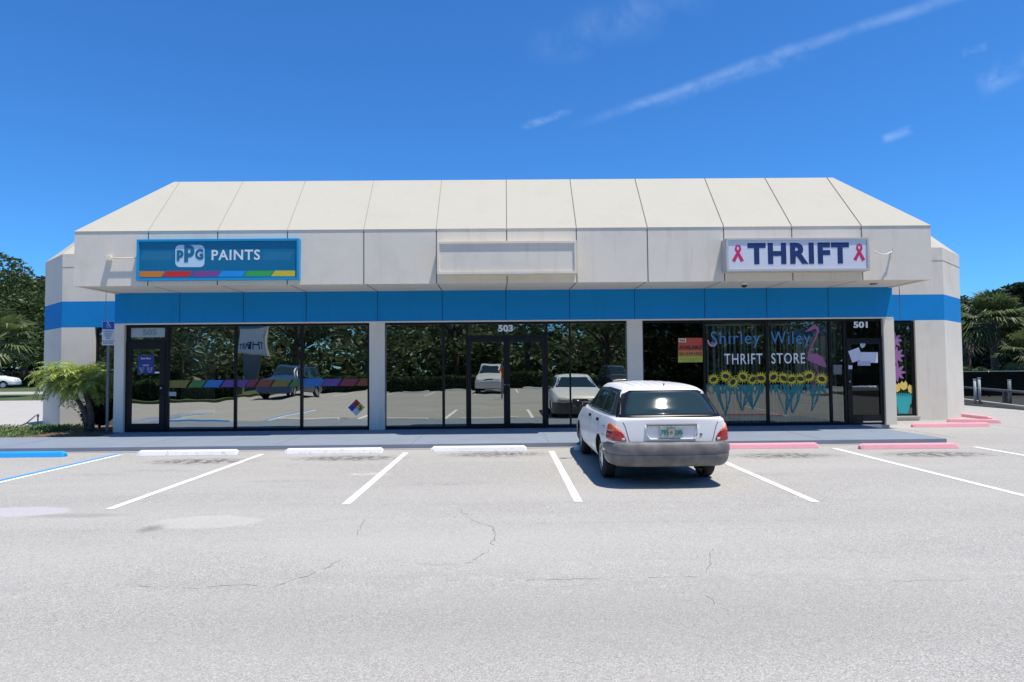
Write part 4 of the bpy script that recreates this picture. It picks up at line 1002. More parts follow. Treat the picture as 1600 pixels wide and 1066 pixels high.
    if kind == 'wagon':
        rr_.tube([(-.325, yb_-.012, .83), (.345, yb_-.012, .83)], .012, 8); o = rr_.build('recess_garnish', mat('garnish', (.14, .12, .12), .5)); o.parent = T
        rim_ = MB(); rim_.tube([(-.33, yb_-.004, .825), (-.325, yb_-.004, .70), (-.27, yb_-.004, .64), (.27, yb_-.004, .635), (.33, yb_-.004, .68), (.35, yb_-.004, .825)], .010, 8); o = rim_.build('recess_rim', paint, smooth=True); o.parent = T
    pz = .74*zs; pm_ = MB(); pm_.box(-.15, .155, yb_-.03, yb_-.022, pz-.075, pz+.075); pl = pm_.build('licence_plate', mat('plate_face', (.32, .44, .40), .4, var=.15, vscale=12), bevel=.003); pl.parent = T  # plate colour dulled to carry the shade of its recess
    if plate:
        for s2, xx in ((plate[0], -.088), (plate[1], .092)):
            o = text(s2, xx, pz-.005, .1, yb_-.033, .002, None, sc('plate_green', (.01, .12, .09)), 'plate_lettering', wid=.105, hgt=.068, bold=.002); o.parent = pl
        om = MB().sphere((.0, yb_-.032, pz), .022, 10, 6, (1, .1, 1)).build('plate_emblem', sc('plate_orange', (.55, .10, .02))); om.parent = pl
        o = text('FLORIDA', 0, pz+.058, .03, yb_-.032, .002, None, MATS['plate_green'], 'plate_lettering', wid=.12, hgt=.018); o.parent = pl
        kh = MB(); l1, _ = hit('rear', .40, .70); kh.lathe([(.0005, l1.y-.006), (.017, l1.y-.006), (.018, l1.y+.006)], (.40, 0, .70), 'y', 14); o = kh.build('tailgate_lock', PST); o.parent = T
        for k in range(-3, 4):
            sm = seam('roof_rib', 'top', [(k*.115, -.38), (k*.115, 1.2)], .035, .005, paint, T)
        nz = MB(); nz.tube([(.03, -.44, 1.335), (.03, -.455, 1.365)], .009, 8); o = nz.build('washer_nozzle', BLK); o.parent = T
        ex_ = MB(); ex_.tube([(.42, -.55, .22), (.42, -.90, .215)], .024, 10, False); o = ex_.build('exhaust_pipe', mat('exhaust', (.06, .05, .045), .6, .5)); o.parent = T
    # bumpers swept round the ends
    bc = bumper or paint
    def bump(nm, pts, prof):
        mb = MB(); n = len(prof); P_ = [Vector((*p, 0)) for p in pts]; rings_ = []
        for k, p in enumerate(P_):
            tt_ = (P_[min(k+1, len(P_)-1)]-P_[max(0, k-1)]).normalized(); nn = Vector((tt_.y, -tt_.x, 0)); i = len(mb.v)
            mb.v += [tuple(p+nn*d+Vector((0, 0, Z(z) if kind != 'wagon' else z))) for d, z in prof]; rings_.append(i)
        for a, c in zip(rings_[:-1], rings_[1:]):
            for q in range(n): w = (q+1) % n; mb.f.append((a+q, c+q, c+w, a+w)); mb.mi.append(0)
        mb.f += [tuple(rings_[0]+q for q in range(n)), tuple(rings_[-1]+n-1-q for q in range(n))]; mb.mi += [0, 0]
        o = mb.build(nm, bc, smooth=True); o.parent = T
        md = o.modifiers.new('bevel', 'BEVEL'); md.width = .008; md.segments = 2; md.limit_method = 'ANGLE'
        for p in o.data.polygons: p.use_smooth = True
        return o
    k_ = 1.0 if kind == 'wagon' else 1.05
    def arc(cx_, cy_, r, a0, a1, n): return [(cx_+r*math.cos(R(a0+(a1-a0)*q/n)), cy_+r*math.sin(R(a0+(a1-a0)*q/n))) for q in range(n+1)]
    rp = [(-.785*k_, -.335)]+[(-.785*k_, -.6)]+arc(-.785*k_+.27, -.70, .27, 180, 262, 9)+[(-.3, -.985), (0, -.995), (.3, -.985)]+arc(.785*k_-.27, -.70, .27, 278, 360, 9)+[(.785*k_, -.6), (.785*k_, -.335)]
    prof = [(-.08, .305), (-.05, .285), (-.005, .315), (.020, .365), (.036, .44), (.030, .448), (.030, .462), (.042, .475), (.044, .545), (.026, .592), (-.01, .606), (-.08, .606)]
    rb = bump('rear_bumper', rp, prof)
    fp = [(.765*k_, 2.86)]+arc(.765*k_-.3, 3.08, .30, 0, 80, 8)+[(0, 3.41)]+arc(-.765*k_+.3, 3.08, .30, 100, 180, 8)+[(-.765*k_, 2.86)]
    bump('front_bumper', fp, [(-.06, .22), (.012, .22), (.035, .30), (.03, .42), (.04, .46), (.03, .56), (-.06, .585)])
    # wheels
    for yy in ax:
        for s_ in (-1, 1):
            r = wr_r; xo = .80*s_*k_
            ty = MB(); ty.lathe([(r*.66, 0), (r*.70, -.012*s_), (r*.90, -.006*s_), (r*.985, -.03*s_), (r, -.055*s_), (r, -.13*s_), (r*.97, -.17*s_), (r*.7, -.18*s_)], (xo, yy, r), 'x', 36)
            wh = ty.build('wheel', RUB, smooth=True); wh.parent = T
            rm = MB(); rm.lathe([(r*.68, .004*s_-.01*s_), (r*.66, -.012*s_), (r*.55, -.028*s_), (r*.25, -.012*s_), (.03, -.008*s_), (.0005, -.008*s_)], (xo, yy, r), 'x', 36)
            o = rm.build('wheel_rim', ALY, smooth=True); o.parent = wh
            sp_ = MB()
            for q in range(9):
                a = 2*math.pi*q/9; c_, s2 = math.cos(a), math.sin(a)
                pp_ = [(.46*r*c_-.022*s2, .46*r*s2+.022*c_), (.60*r*c_-.026*s2, .60*r*s2+.026*c_), (.60*r*c_+.026*s2, .60*r*s2-.026*c_), (.46*r*c_+.022*s2, .46*r*s2-.022*c_)]
                sp_.quad(*[(xo-.017*s_, yy+u, r+v) for u, v in pp_])
            o = sp_.build('rim_openings', WEL); o.parent = wh
            o2 = MB().sphere((0, 0, 0), .001)
    return T
rl = [gnd(950, 747.5), gnd(1117, 748.5), gnd(915, 709)]
cxm = (rl[0][0]+rl[1][0])/2; cyaw = math.atan2(-(rl[2][0]-rl[0][0]), rl[2][1]-rl[0][1])
print('car', rl, cxm, cyaw)
CARX, CARY, CARZ = cxm-.03, rl[0][1]+.12, R(0.2)
W_ = PAINT('white', (.80, .80, .79))
make_car('station_wagon', 'white station wagon with grey rear bumper parked nose-in facing the shopfront', 'car', (CARX, CARY, 0), CARZ, W_, wagon_sections(), 'wagon', bumper=mat('faded_grey_plastic', (.15, .142, .137), .6, var=.3, vscale=5), plate=('795', '205'))
ga = gnd(-18, 603, .03)
make_car('parked_suv', 'white SUV parked beyond the drive at the left edge of the photo', 'car', (-49.3, 60.0, .03), R(-74), PAINT('white', (.72, .74, .77)), suv_sections(), 'suv')
make_car('blue_suv', 'dark blue SUV seen only as a reflection in the paint shop window', 'car', (-11.4, -3.6, 0), R(4), PAINT('blue', (.02, .06, .16)), suv_sections(), 'suv')
make_car('white_suv', 'white SUV seen only as a reflection in the 503 door', 'car', (-1.0, -10.0, 0), R(2), PAINT('cream', (.62, .62, .6)), suv_sections(), 'suv')
make_car('black_suv', 'black SUV seen only as a reflection above the station wagon in the 503 window', 'car', (6.6, -9.8, 0), R(-3), PAINT('black', (.012, .012, .014)), suv_sections(), 'suv')

# ------------------------------------------------------------ plants
def leaf_cloud(mb, blobs, n, size, rnd, flat_=.0, shell=.55, z0=None):
    tot = sum(b[3]*b[4]*b[5] for b in blobs)**1.0
    wts = [(b[3]*b[4]*b[5])**.7 for b in blobs]; S_ = sum(wts)
    for b_, w in zip(blobs, wts):
        cx_, cy_, cz_, rx, ry, rz_ = b_
        for q in range(int(n*w/S_)):
            u = rnd.uniform(-1, 1); a = rnd.uniform(0, 2*math.pi); rad = (rnd.random()**(1/3))*(1-shell)+shell*rnd.uniform(.85, 1.06); s = math.sqrt(1-u*u)
            x, y_, z = cx_+rx*rad*s*math.cos(a), cy_+ry*rad*s*math.sin(a), cz_+rz_*rad*u
            if z0 is not None and z < z0: continue
            sz = size*rnd.uniform(.5, 1.4)
            d1 = Vector((rnd.gauss(0, 1), rnd.gauss(0, 1), rnd.gauss(0, .5))).normalized(); d2 = d1.cross(Vector((rnd.gauss(0, 1), rnd.gauss(0, 1), rnd.gauss(0, 1)))).normalized()
            c_ = Vector((x, y_, z)); mb.quad(c_-d1*sz, c_-d2*sz*.5, c_+d1*sz, c_+d2*sz*.5)
def clumps(x, y, z0, z1, rad, k, rnd, flat_=.55):
    out = []
    for q in range(k):
        a = rnd.uniform(0, 2*math.pi); f = math.sqrt(rnd.random()); h = rnd.random()
        rr = rad*f*(1-.45*abs(h-.4)); r = rad*rnd.uniform(.22, .40)
        out.append((x+rr*math.cos(a), y+rr*math.sin(a), z0+(z1-z0)*(.12+.8*h), r, r, r*flat_*rnd.uniform(.8, 1.3)))
    return out
TREEG = 'trees standing around the car park'
def tree(x, y, h, rad, n, leaf, lm, label, seed, z0f=.3, name='oak_tree', k=16, tr=.22, group=TREEG, gz=0, cat='tree'):
    r2 = random.Random(seed); t = thing(name, label, cat, (x, y, gz), 0, group)
    tk = MB(); lean = r2.uniform(-.4, .4); mid = (lean*.5, 0, h*.35)
    tk.tube([(0, 0, -.1), (lean*.2, .05, h*.15), mid, (lean, .1, h*.6)], [tr*1.5, tr*1.1, tr, tr*.5], 10)
    for q in range(7):
        a = q*.9+r2.random(); hh = h*r2.uniform(.25, .45); e_ = Vector((math.cos(a), math.sin(a), 0))*rad*r2.uniform(.45, .75); b0 = Vector((lean*.4, 0, hh))
        tk.tube([b0, b0+e_*.45+Vector((0, 0, h*.14)), b0+e_+Vector((0, 0, h*.28))], [tr*.55, tr*.35, tr*.12], 7)
    o = tk.build('trunk', M_bark, t, smooth=True)
    cr_ = MB(); leaf_cloud(cr_, clumps(0, 0, h*z0f, h, rad, k, r2), n, leaf, r2); cr_.build('crown', lm, t); return t
def fan_palm(x, y, h, rad, label, seed, lm=None, nf=34, gz=0, group=TREEG):
    r2 = random.Random(seed); t = thing('fan_palm', label, 'palm tree', (x, y, gz), 0, group)
    tk = MB(); tk.tube([(0, 0, 0), (.05, 0, h*.3), (0, .03, h*.7), (0, 0, h)], [.22, .17, .16, .2], 12)
    for q in range(46):
        a = q*2.4; z = h*.62+q*h*.008; tk.tube([(.15*math.cos(a), .15*math.sin(a), z), (.30*math.cos(a), .30*math.sin(a), z+.24)], [.03, .018], 4)
    tk.build('trunk', M_pbark, t, smooth=True); cr_ = MB()
    for q in range(nf):
        a = q*2.399+r2.uniform(-.2, .2); el = R(r2.uniform(-42, 78)); L = rad*r2.uniform(.42, .55)
        d = Vector((math.cos(a)*math.cos(el), math.sin(a)*math.cos(el), math.sin(el))); hub = Vector((0, 0, h+.05))+d*L; hub.z -= .10*L
        side = d.cross(Vector((0, 0, 1))); side = side.normalized() if side.length > .01 else Vector((1, 0, 0)); upv = side.cross(d)
        cr_.tube([(0, 0, h), tuple(hub)], [.02, .01], 3)
        for k in range(22):
            b_ = R(-105+210*k/21); fl = rad*r2.uniform(.42, .58)*(1-.18*abs(k-10.5)/10.5)
            v = (d*math.cos(b_)+side*math.sin(b_)+upv*.12).normalized(); tip = hub+v*fl; tip.z -= fl*r2.uniform(.18, .5)
            md_ = hub+v*fl*.55; w = v.cross(upv).normalized()*.028*rad/1.8*1.4
            cr_.quad(hub, md_-w, md_+w); cr_.quad(md_-w, tip, md_+w)
    cr_.build('crown', lm or L_palm, t); return t
def date_palm(x, y, label, seed, h=1.22, nf=60, rad=.95):
    r2 = random.Random(seed); t = thing('pygmy_palm', label, 'palm', (x, y, .09))
    for s2, (dx, hh) in enumerate(((-.42, h), (.10, h*.98))):
        tk = MB(); tk.tube([(.12 if not s2 else .2, 0, -.05), (.06 if not s2 else .2, 0, hh*.35), (dx*.6+.02, 0, hh*.75), (dx, 0, hh)], [.085, .07, .065, .085], 10)
        for q in range(30):
            a = q*2.4; f = .35+.6*q/30; bx_ = (.1*(1-f)+dx*f, 0); z = hh*f
            tk.tube([(bx_[0]+.06*math.cos(a), .06*math.sin(a), z), (bx_[0]+.11*math.cos(a), .11*math.sin(a), z+.04)], [.016, .008], 4)
        tk.build('trunk', M_pbark, t, smooth=True)
        cr_ = MB()
        for q in range(nf):
            a = q*2.399; el0 = R(r2.uniform(4, 88)); L = rad*r2.uniform(.75, 1.12); p = Vector((dx, 0, hh)); spine = [p.copy()]
            el = el0; N = 16
            for k in range(N):
                d = Vector((math.cos(a)*math.cos(el), math.sin(a)*math.cos(el), math.sin(el))); p = p+d*L/N; el -= R(6.3); spine.append(p.copy())
            cr_.tube([tuple(s_) for s_ in spine[::3]+[spine[-1]]], .007, 3, False)
            for k in range(2, N+1):
                d = (spine[k]-spine[k-1]).normalized(); sd_ = d.cross(Vector((0, 0, 1))); sd_ = sd_.normalized() if sd_.length > .01 else Vector((1, 0, 0))
                ll = .25*(1-.45*abs(k/N-.5)*2)*r2.uniform(.8, 1.15)
                for sg_ in (-1, 1):
                    for j in (0, .5):
                        b0 = spine[k-1].lerp(spine[k], j+r2.uniform(0, .3)); v = (sd_*sg_+d*.75+Vector((0, 0, r2.uniform(-.35, .25)))).normalized(); tip = b0+v*ll; tip.z -= ll*.25
                        w = d*.013; md_ = b0+v*ll*.5; cr_.quad(b0, md_-w, tip, md_+w)
        cr_.build('crown', L_date, t)
    return t
def wpos(px, Y): return at(px, 600, Y)[0]
date_palm(wpos(131, 16.35), 16.35, 'small bright green date palm with leaning trunks at the left corner of the shopfront', 11)
r9 = random.Random(21)
def shrub(x, y, z0, rx, ry, rz_, n, size, lm, label, name='shrub', seed=1, group=None):
    r2 = random.Random(seed); t = thing(name, label, 'shrub', (x, y, z0), 0, group); mb = MB()
    for q in range(9): a = r2.uniform(0, 6.28); mb.tube([(0, 0, -.02), (rx*.4*math.cos(a), ry*.4*math.sin(a), rz_*.9), (rx*.8*math.cos(a), ry*.8*math.sin(a), rz_*1.5)], [.02, .014, .006], 5)
    mb.build('stems', M_bark, t); mb = MB()
    leaf_cloud(mb, [(r2.uniform(-.5, .5)*rx, r2.uniform(-.5, .5)*ry, rz_*r2.uniform(.4, 1.5), rx*.55, ry*.55, rz_*.45) for q in range(9)], n, size, r2); mb.build('foliage', lm, t); return t
shrub(wpos(156, 17.0), 17.0, .09, .42, .35, .62, 2600, .07, L_dark, 'dark green bush growing behind the disabled parking sign', seed=4)
# ground cover and mulch
gcov = MB(); 
for q in range(7000):
    px = r9.uniform(-14.5, -11.2); y_ = r9.uniform(15.0, 17.5)
    if math.sin(px*2.1)+math.sin(y_*3.3+px)+r9.gauss(0, .5) < -.9: continue
    z = .09+r9.random()*.10; a = r9.uniform(0, 6.28); s_ = r9.uniform(.02, .05); el = r9.uniform(.2, 1.2)
    d = Vector((math.cos(a)*math.cos(el), math.sin(a)*math.cos(el), math.sin(el)))*s_; w = Vector((-math.sin(a), math.cos(a), 0))*s_*.4
    c_ = Vector((px, y_, z)); gcov.quad(c_-d, c_-w, c_+d, c_+w)
for q in range(4500):
    px = r9.uniform(-30, -14.3); y_ = r9.uniform(14.95, 17.2); a = r9.uniform(0, 6.28); s_ = r9.uniform(.03, .07)
    c_ = Vector((px, y_, .09)); w = Vector((-math.sin(a), math.cos(a), 0))*.008; tip = c_+Vector((math.cos(a)*.03, math.sin(a)*.03, s_)); gcov.quad(c_-w, c_+w, tip)
tag(gcov.build('ground_cover', L_cover), 'low green ground cover in the bed left of the palm', 'ground cover', None, 'stuff')
lit = MB()
for q in range(700):
    px = r9.gauss(wpos(122, 15.6), .45); y_ = r9.uniform(14.95, 16.4); a = r9.uniform(0, 6.28); s_ = r9.uniform(.02, .05); c_ = Vector((px, y_, .10+r9.random()*.02)); d = Vector((math.cos(a), math.sin(a), .15))*s_; w = Vector((-math.sin(a), math.cos(a), 0))*s_*.5; lit.quad(c_-d, c_-w, c_+d, c_+w)
tag(lit.build('leaf_litter', L_dry), 'dry leaves and stones lying under the small palm', 'leaf litter', None, 'stuff')
hx, hy = gnd(70, 652, .1)
hb = thing('hose_bib', 'small grey bent pipe at the foot of the left chamfered wall', 'pipe', (wpos(68, 18.2), 17.9, .05))
hb_m = MB(); hb_m.tube([(0.08, 0, 0), (.08, 0, .32), (.02, 0, .34), (-.18, -.1, .12), (-.32, -.16, .06)], .018, 8); hb_m.build('tube', PST, hb, smooth=True)
hb_m = MB(); hb_m.tube([(.08, 0, .30), (.08, 0, .37)], .03, 10); hb_m.build('coupling', PST, hb)

# left background
tree(-53, 71, 12.8, 10, 34000, .21, L_oak, 'large oak above the white SUV at the left edge', 31, .22, k=30, tr=.3)
tree(-63, 66, 14.5, 8, 18000, .22, L_oak, 'tall oak cut by the left edge of the photo', 32, .25, k=24, tr=.35)
tree(-46.5, 86, 11, 7, 16000, .24, L_dark, 'dark oak showing between the big oak and the building corner', 33, .15, k=22, tr=.3)
tree(-66, 92, 15, 11, 8000, .45, L_dark, 'farther dark oak behind the two left oaks', 34, .15, k=24, tr=.3)
fan_palm(-31.3, 39.5, 3.6, 2.6, 'cabbage palm with drooping fan fronds at the left edge', 41, nf=40)
def hedge(name, label, x0, x1, y0, y1, h, n, lm, seed, sz=.08, group='clipped hedges', z0=0):
    r2 = random.Random(seed); t = thing(name, label, 'hedge', ((x0+x1)/2, (y0+y1)/2, z0), 0, group); hx_, hy_ = (x1-x0)/2, (y1-y0)/2
    MB().box(-hx_+.1, hx_-.1, -hy_+.1, hy_-.1, 0, h-.12).build('stems', mat('hedge_core', (.012, .02, .008), .95), t); mb = MB()
    for q in range(n):
        f = r2.random(); 
        if f < .45: p = (r2.uniform(-hx_, hx_), r2.uniform(-hy_, hy_), h+r2.gauss(-.04, .05))
        elif f < .75: p = (r2.uniform(-hx_, hx_), hy_+r2.gauss(-.04, .04), r2.uniform(.02, h))
        else: p = (r2.uniform(-hx_, hx_), -hy_+r2.gauss(.04, .04), r2.uniform(.02, h))
        d1 = Vector((r2.gauss(0, 1), r2.gauss(0, 1), r2.gauss(0, 1))).normalized()*sz*r2.uniform(.6, 1.3); d2 = d1.cross(Vector((r2.gauss(0, 1), r2.gauss(0, 1), r2.gauss(0, 1)))).normalized()*sz*.45; c_ = Vector(p); mb.quad(c_-d1, c_-d2, c_+d1, c_+d2)
    mb.build('foliage', lm, t); return t
hedge('hedge', 'brownish hedge behind the white SUV on the far left', -90, -38, 74, 75.5, 1.5, 6000, L_dry, 51, .25)
hedge('hedge', 'low green hedge behind the drive, left of the building corner', -52, -36, 68, 69, 1.0, 3000, L_hedge, 52, .16)

# right background
fl = thing('screened_fence', 'low dark green windscreen fence beyond the drive on the right', 'fence', (30, 29, 0))
f_m = MB(); f_m.box(-14, 30, -.01, .01, .08, 1.17); f_m.build('windscreen', mat('windscreen_mesh', (.0025, .005, .005), .95, 0, .05, var=.3, vscale=1.5), fl)
for k in range(15): MB().tube([(-14+k*3, .04, 0), (-14+k*3, .04, 1.22)], .03, 8).build('fence_post', PST, fl, smooth=True)
MB().tube([(-14, .04, 1.19), (30, .04, 1.19)], .022, 8).build('top_rail', PST, fl, smooth=True)
gx0, gy0 = gnd(1508, 629); gx1, gy1 = gnd(1600, 641)
ang = math.atan2(gy1-gy0, gx1-gx0); L_ = math.hypot(gx1-gx0, gy1-gy0); ux, uy = math.cos(ang), math.sin(ang)
cb = thing('guard_rail', 'low dark guard rail on posts beside the drive on the right', 'guard rail', (gx0, gy0, 0), ang)
M_rail = mat('weathered_rail', (.10, .105, .11), .6, .3)
MB().tube([(-3, .35, .57), (L_+9, .35, .57)], .05, 10).build('rail', M_rail, cb, smooth=True)
for k in range(-1, 5): MB().box(.2+k*2.3-.09, .2+k*2.3+.09, .28, .46, 0, .55).build('rail_post', mat('dark_post', (.05, .05, .055), .7), cb, bevel=.01)
kb = MB(); kb.box(-4, L_+10, .05, .22, 0, .13); o = kb.build('kerb', M_conc, bevel=.015); o.location = (gx0, gy0, 0); o.rotation_euler = (0, 0, ang); tag(o, kind='structure')
kb = MB(); kb.box(-4, L_+10, -.06, .045, 0, .012); o = kb.build('painted_kerb_shadow', mat('kerb_shadow_black', (.02, .02, .022), .8)); o.location = (gx0, gy0, 0); o.rotation_euler = (0, 0, ang); tag(o, kind='structure')  # dark strip coloured as the shadow along the kerb
for px, lb_, h in ((1523, 'pale upright pipe behind the guard rail, leftmost of three', .95), (1530, 'pale upright pipe behind the guard rail, middle of three', 1.0), (1577, 'greyish upright pipe behind the guard rail, nearest the right edge', .95)):
    Yp = 24.5 if px < 1550 else 23.0
    t = thing('utility_pipe', lb_, 'pipe', (at(px, 600, Yp)[0], Yp, 0), 0, 'upright pipes behind the guard rail')
    MB().tube([(0, 0, 0), (0, 0, h)], .045 if px < 1550 else .055, 12).build('tube', mat('pale_pipe', (.35, .40, .42), .5) if px < 1550 else mat('grey_pipe', (.12, .14, .15), .5), t, smooth=True)
    MB().tube([(0, 0, h), (0, 0, h+.03)], .058, 12).build('cap', mat('pale_pipe'), t)
rx = lambda px, Y: at(px, 560, Y)[0]
fan_palm(rx(1553, 33), 33, 3.7, 2.1, 'cabbage palm with broad fan crown above the fence on the right', 42, nf=64)
fan_palm(rx(1512, 36), 36, 2.9, 2.2, 'silvery fan palm beside the right corner of the building', 43, L_silver, nf=26)
fan_palm(rx(1606, 31), 31, 2.0, 1.7, 'low fan palm partly cut by the right edge of the photo', 44, L_palm, nf=26)
tree(rx(1530, 48), 48, 6.6, 4.5, 16000, .16, L_oak, 'round-topped tree behind the right fan palm', 61, .1, k=26, tr=.2)
tree(rx(1490, 52), 52, 6.2, 4.5, 8000, .20, L_dark, 'dark tree directly behind the right corner of the building', 62, .08, k=22, tr=.2)
tree(rx(1588, 46), 46, 6.0, 4.0, 9000, .20, L_dark, 'dark tree between the right fan palm and the photo edge', 63, .08, k=22, tr=.2)
tree(rx(1622, 40), 40, 8.2, 2.8, 9000, .20, L_dark, 'tall dark tree cut by the right edge of the photo', 64, .08, k=22, tr=.25)
for k in range(6):
    shrub(rx(1500, 31)+.3+k*1.25, 30.6+.3*(k % 2), 0, .85, .6, .75, 2200, .10, L_dark if k % 2 else L_hedge, 'dense dark shrubs crowded along the back of the windscreen fence', seed=70+k, group='shrubs behind the windscreen fence')

# ------------------------------------------------------------ what the shopfront glass mirrors: the far side of the lot
hedge('hedge', 'clipped hedge across the lot, seen only mirrored in the shop windows', -13, 40, -13.0, -11.9, 1.0, 16000, L_hedge, 53, .11)
hedge('hedge', 'hedge on the island at the lot entrance, seen only mirrored in the paint shop windows', -27, -14.5, -4.4, -3.2, 1.0, 6000, L_hedge, 54, .11)
isl = MB(); isl.prism([(-45, -1.6), (-15.0, -2.0), (-13.4, -3.2), (-13.2, -12.0), (-45, -12)], 0, .12, 'z'); tag(isl.build('planted_island', M_lawn), kind='structure')
for k in range(-4, 9): wheel_stop(2.22+k*2.74, -11.0, 0, P_stopw, 'white wheel stop in the far row, seen only mirrored in the windows')
rr3 = random.Random(99)
spots = [(-52, -30), (-41, -22), (-33, -34), (-27, -19), (-20, -30), (-12, -22), (-5, -31), (2, -20), (9, -27), (16, -21), (23, -30), (31, -22), (40, -30), (50, -25), (-8, -44), (12, -44), (30, -46), (-28, -48), (-46, -50)]
for i, (x, y_) in enumerate(spots):
    far = y_ < -40
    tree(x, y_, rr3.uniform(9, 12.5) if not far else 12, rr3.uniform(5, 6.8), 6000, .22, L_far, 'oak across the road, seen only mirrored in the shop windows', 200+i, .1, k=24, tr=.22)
def woods(x0, x1, y0, y1, h, n, size, lm, label, seed):
    r2 = random.Random(seed); mb = MB(); bl = []
    w = max(x1-x0, y1-y0); k = int(w/3)
    for q in range(k*3):
        f = r2.random(); bl.append((x0+(x1-x0)*r2.random(), y0+(y1-y0)*r2.random(), h*r2.uniform(.05, .8), 3.4, 2.4, 2.3))
    leaf_cloud(mb, bl, n, size, r2); tag(mb.build('distant_woods', lm), label, 'woods', None, 'stuff')
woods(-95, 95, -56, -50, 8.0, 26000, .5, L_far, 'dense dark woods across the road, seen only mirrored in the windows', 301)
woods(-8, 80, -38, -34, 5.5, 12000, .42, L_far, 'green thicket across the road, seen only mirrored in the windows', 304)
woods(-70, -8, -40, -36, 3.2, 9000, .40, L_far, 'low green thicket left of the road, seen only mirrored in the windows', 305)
woods(-125, -42, 100, 106, 8, 12000, .55, L_dark, 'dark woods far beyond the white SUV on the left', 302)
woods(16, 75, 56, 62, 5.0, 9000, .45, L_dark, 'dark woods far behind the fence on the right', 303)
sheet('far_road', [(-120, -21), (120, -21), (120, -27), (-120, -27)], .012, M_asph)
ms = thing('roadside_sign', 'tall white roadside sign seen only mirrored in the middle paint shop window', 'sign', (-15.75, -8.5, .1), R(180))
MB().box(-.75, .75, -.14, .14, 2.3, 4.4).build('sign_box', mat('sign_box_grey'), ms, bevel=.01)
MB().box(-.70, .70, .145, .16, 2.35, 3.9).build('sign_panel', mat('roadside_white', (.7, .7, .7), .4), ms); MB().box(-.70, .70, .145, .16, 3.93, 4.35).build('header_panel', mat('roadside_teal', (.03, .22, .24), .4), ms)
MB().box(-.3, .3, -.1, .1, 0, 2.3).build('post', PST, ms)
o = text('THRIFT', 0, 2.75, .4, 0, .004, None, MATS['navy_letters'], 'lettering', wid=1.3, hgt=.42, bold=.01); o.parent = ms; o.location = (0, .166, 0)
ms.rotation_euler = (0, 0, 0)
for v in o.data.vertices: v.co.x = -v.co.x
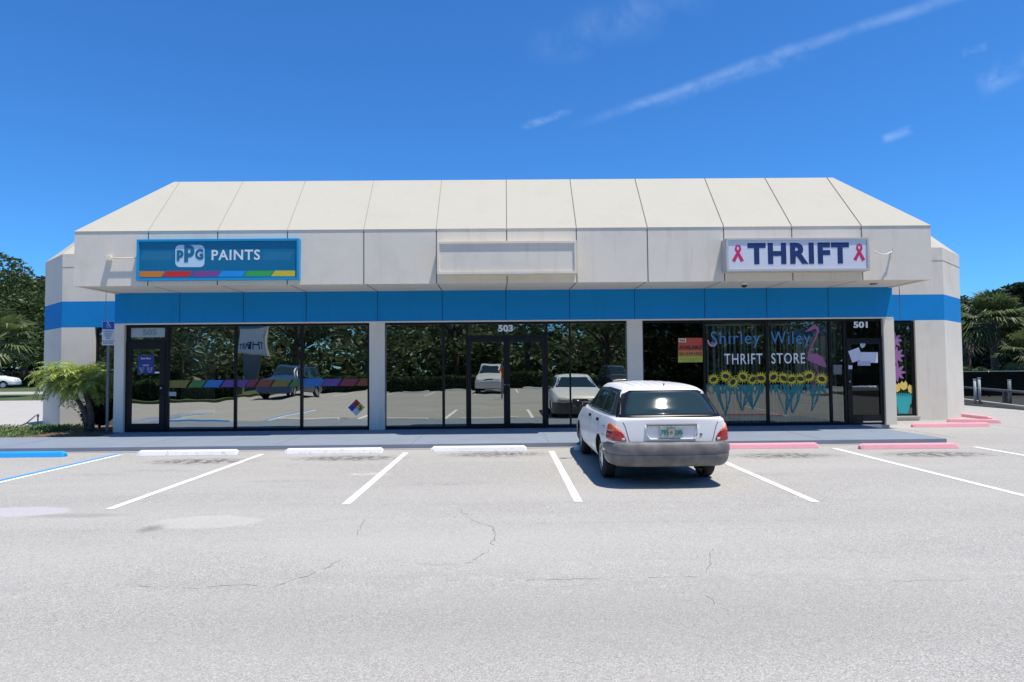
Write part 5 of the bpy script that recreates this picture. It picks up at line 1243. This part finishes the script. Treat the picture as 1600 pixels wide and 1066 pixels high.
# photographer
def person():
    P = bpy.data.objects; bm = bmesh.new(); sk = bm.verts.layers.skin.verify(); V = {}
    def v(n, co, r): q = bm.verts.new(co); q[sk].radius = (r[0], r[1]) if hasattr(r, '__len__') else (r, r); V[n] = q; return q
    def e(*ns):
        for a, b in zip(ns[:-1], ns[1:]): bm.edges.new((V[a], V[b]))
    v('pel', (0, 0, .95), (.165, .12)); v('wai', (0, .0, 1.10), (.15, .11)); v('che', (0, -.01, 1.32), (.175, .12)); v('nb', (0, .0, 1.50), (.08, .07)); v('nk', (0, .02, 1.56), .058); v('hd', (0, .045, 1.66), (.078, .092)); v('tp', (0, .035, 1.76), (.062, .075))
    e('pel', 'wai', 'che', 'nb', 'nk', 'hd', 'tp')
    for s, n in ((-1, 'l'), (1, 'r')):
        v(n+'hip', (s*.10, 0, .88), .095); v(n+'kn', (s*.13, .03, .48), .058); v(n+'an', (s*.15, 0, .09), .04); v(n+'to', (s*.17, .16, .04), .035)
        v(n+'sh', (s*.19, 0, 1.46), .062); v(n+'el', (s*.27, .13, 1.24), .043); v(n+'wr', (s*.12, .27, 1.52), .028); v(n+'pa', (s*.092, .285, 1.585), (.034, .018))
        e('pel', n+'hip', n+'kn', n+'an', n+'to'); e('che', n+'sh', n+'el', n+'wr', n+'pa')
        for f in range(4):
            z = 1.575+f*.021; v(n+f'f{f}', (s*.088, .305, z), .009); v(n+f'g{f}', (s*.07, .325, z+.004), .008); v(n+f'h{f}', (s*(.052-.003*(f % 2)), .33, z+.004), .007); e(n+'pa', n+f'f{f}', n+f'g{f}', n+f'h{f}')
        v(n+'t1', (s*.075, .275, 1.575), .011); v(n+'t2', (s*.055, .262, 1.583), .009); e(n+'pa', n+'t1', n+'t2')
    V['pel'][sk].use_root = True
    me = bpy.data.meshes.new('person'); bm.to_mesh(me); bm.free(); o = bpy.data.objects.new('tmp', me); COL.objects.link(o); o.modifiers.new('k', 'SKIN'); o.modifiers.new('s', 'SUBSURF').levels = 2; o.modifiers['s'].render_levels = 2
    bpy.context.view_layer.update(); m2 = bpy.data.meshes.new_from_object(o.evaluated_get(bpy.context.evaluated_depsgraph_get())); bpy.data.objects.remove(o)
    for m_ in (mat('skin', (.45, .26, .18), .5), mat('orange_shirt', (.65, .10, .035), .8), mat('khaki_trousers', (.36, .33, .28), .85), mat('shoes', (.05, .045, .04), .6)): m2.materials.append(m_)
    for p in m2.polygons:
        c = p.center; i = 0
        if c.z < .085: i = 3
        elif c.z < .98: i = 2
        elif c.z < 1.50 and not (c.y > .15): i = 1
        p.material_index = i; p.use_smooth = True
    b = bpy.data.objects.new('person', m2); COL.objects.link(b); tag(b, 'person in orange shirt holding a camera, seen only reflected in the 503 door', 'person')
    h = MB(); h.sphere((0, .02, 1.70), .1, 16, 10, (.93, 1.05, 1.0)); q = h.build('hair', mat('dark_hair', (.03, .02, .015), .7), b, smooth=True)
    f = MB(); f.sphere((0, .135, 1.655), .016, 8, 6, (.8, 1, 1.5)); f.build('nose', MATS['skin'], b, smooth=True)
    for s in (-1, 1):
        f = MB(); f.sphere((s*.084, .04, 1.66), .026, 8, 6, (.35, .7, 1.2)); f.build('ear', MATS['skin'], b, smooth=True)
        f = MB(); f.sphere((s*.032, .118, 1.685), .012, 8, 6); f.build('eye', sc('eye', (.05, .04, .04), .2), b, smooth=True)
    f = MB(); f.tube([(-.025, .128, 1.615), (0, .134, 1.613), (.025, .128, 1.615)], .006, 6); f.build('mouth', sc('lips', (.35, .12, .10)), b, smooth=True)
    b.location = (-.14, -.47, 0)
    c = thing('handheld_camera', 'black camera held up by the person in the orange shirt', 'camera', (-.14, -.13, 1.575))
    MB().box(-.06, .06, -.03, .03, 0, .085).build('camera_body', BLK, c, bevel=.008)
    MB().lathe([(.0005, .085), (.034, .085), (.036, .03), (.03, .03)], (0, 0, .042), 'y', 20).build('lens', mat('black_gloss'), c, smooth=True)
person()
# put the origin of every single-mesh thing at its own base
for o in list(COL.objects):
    if o.parent is None and o.type == 'MESH' and o.get('kind') != 'structure' and Vector(o.location).length < 1e-6 and not o.children:
        vs = [v.co for v in o.data.vertices]; c = Vector((sum(v.x for v in vs)/len(vs), sum(v.y for v in vs)/len(vs), min(v.z for v in vs)))
        for v in o.data.vertices: v.co -= c
        o.location = c
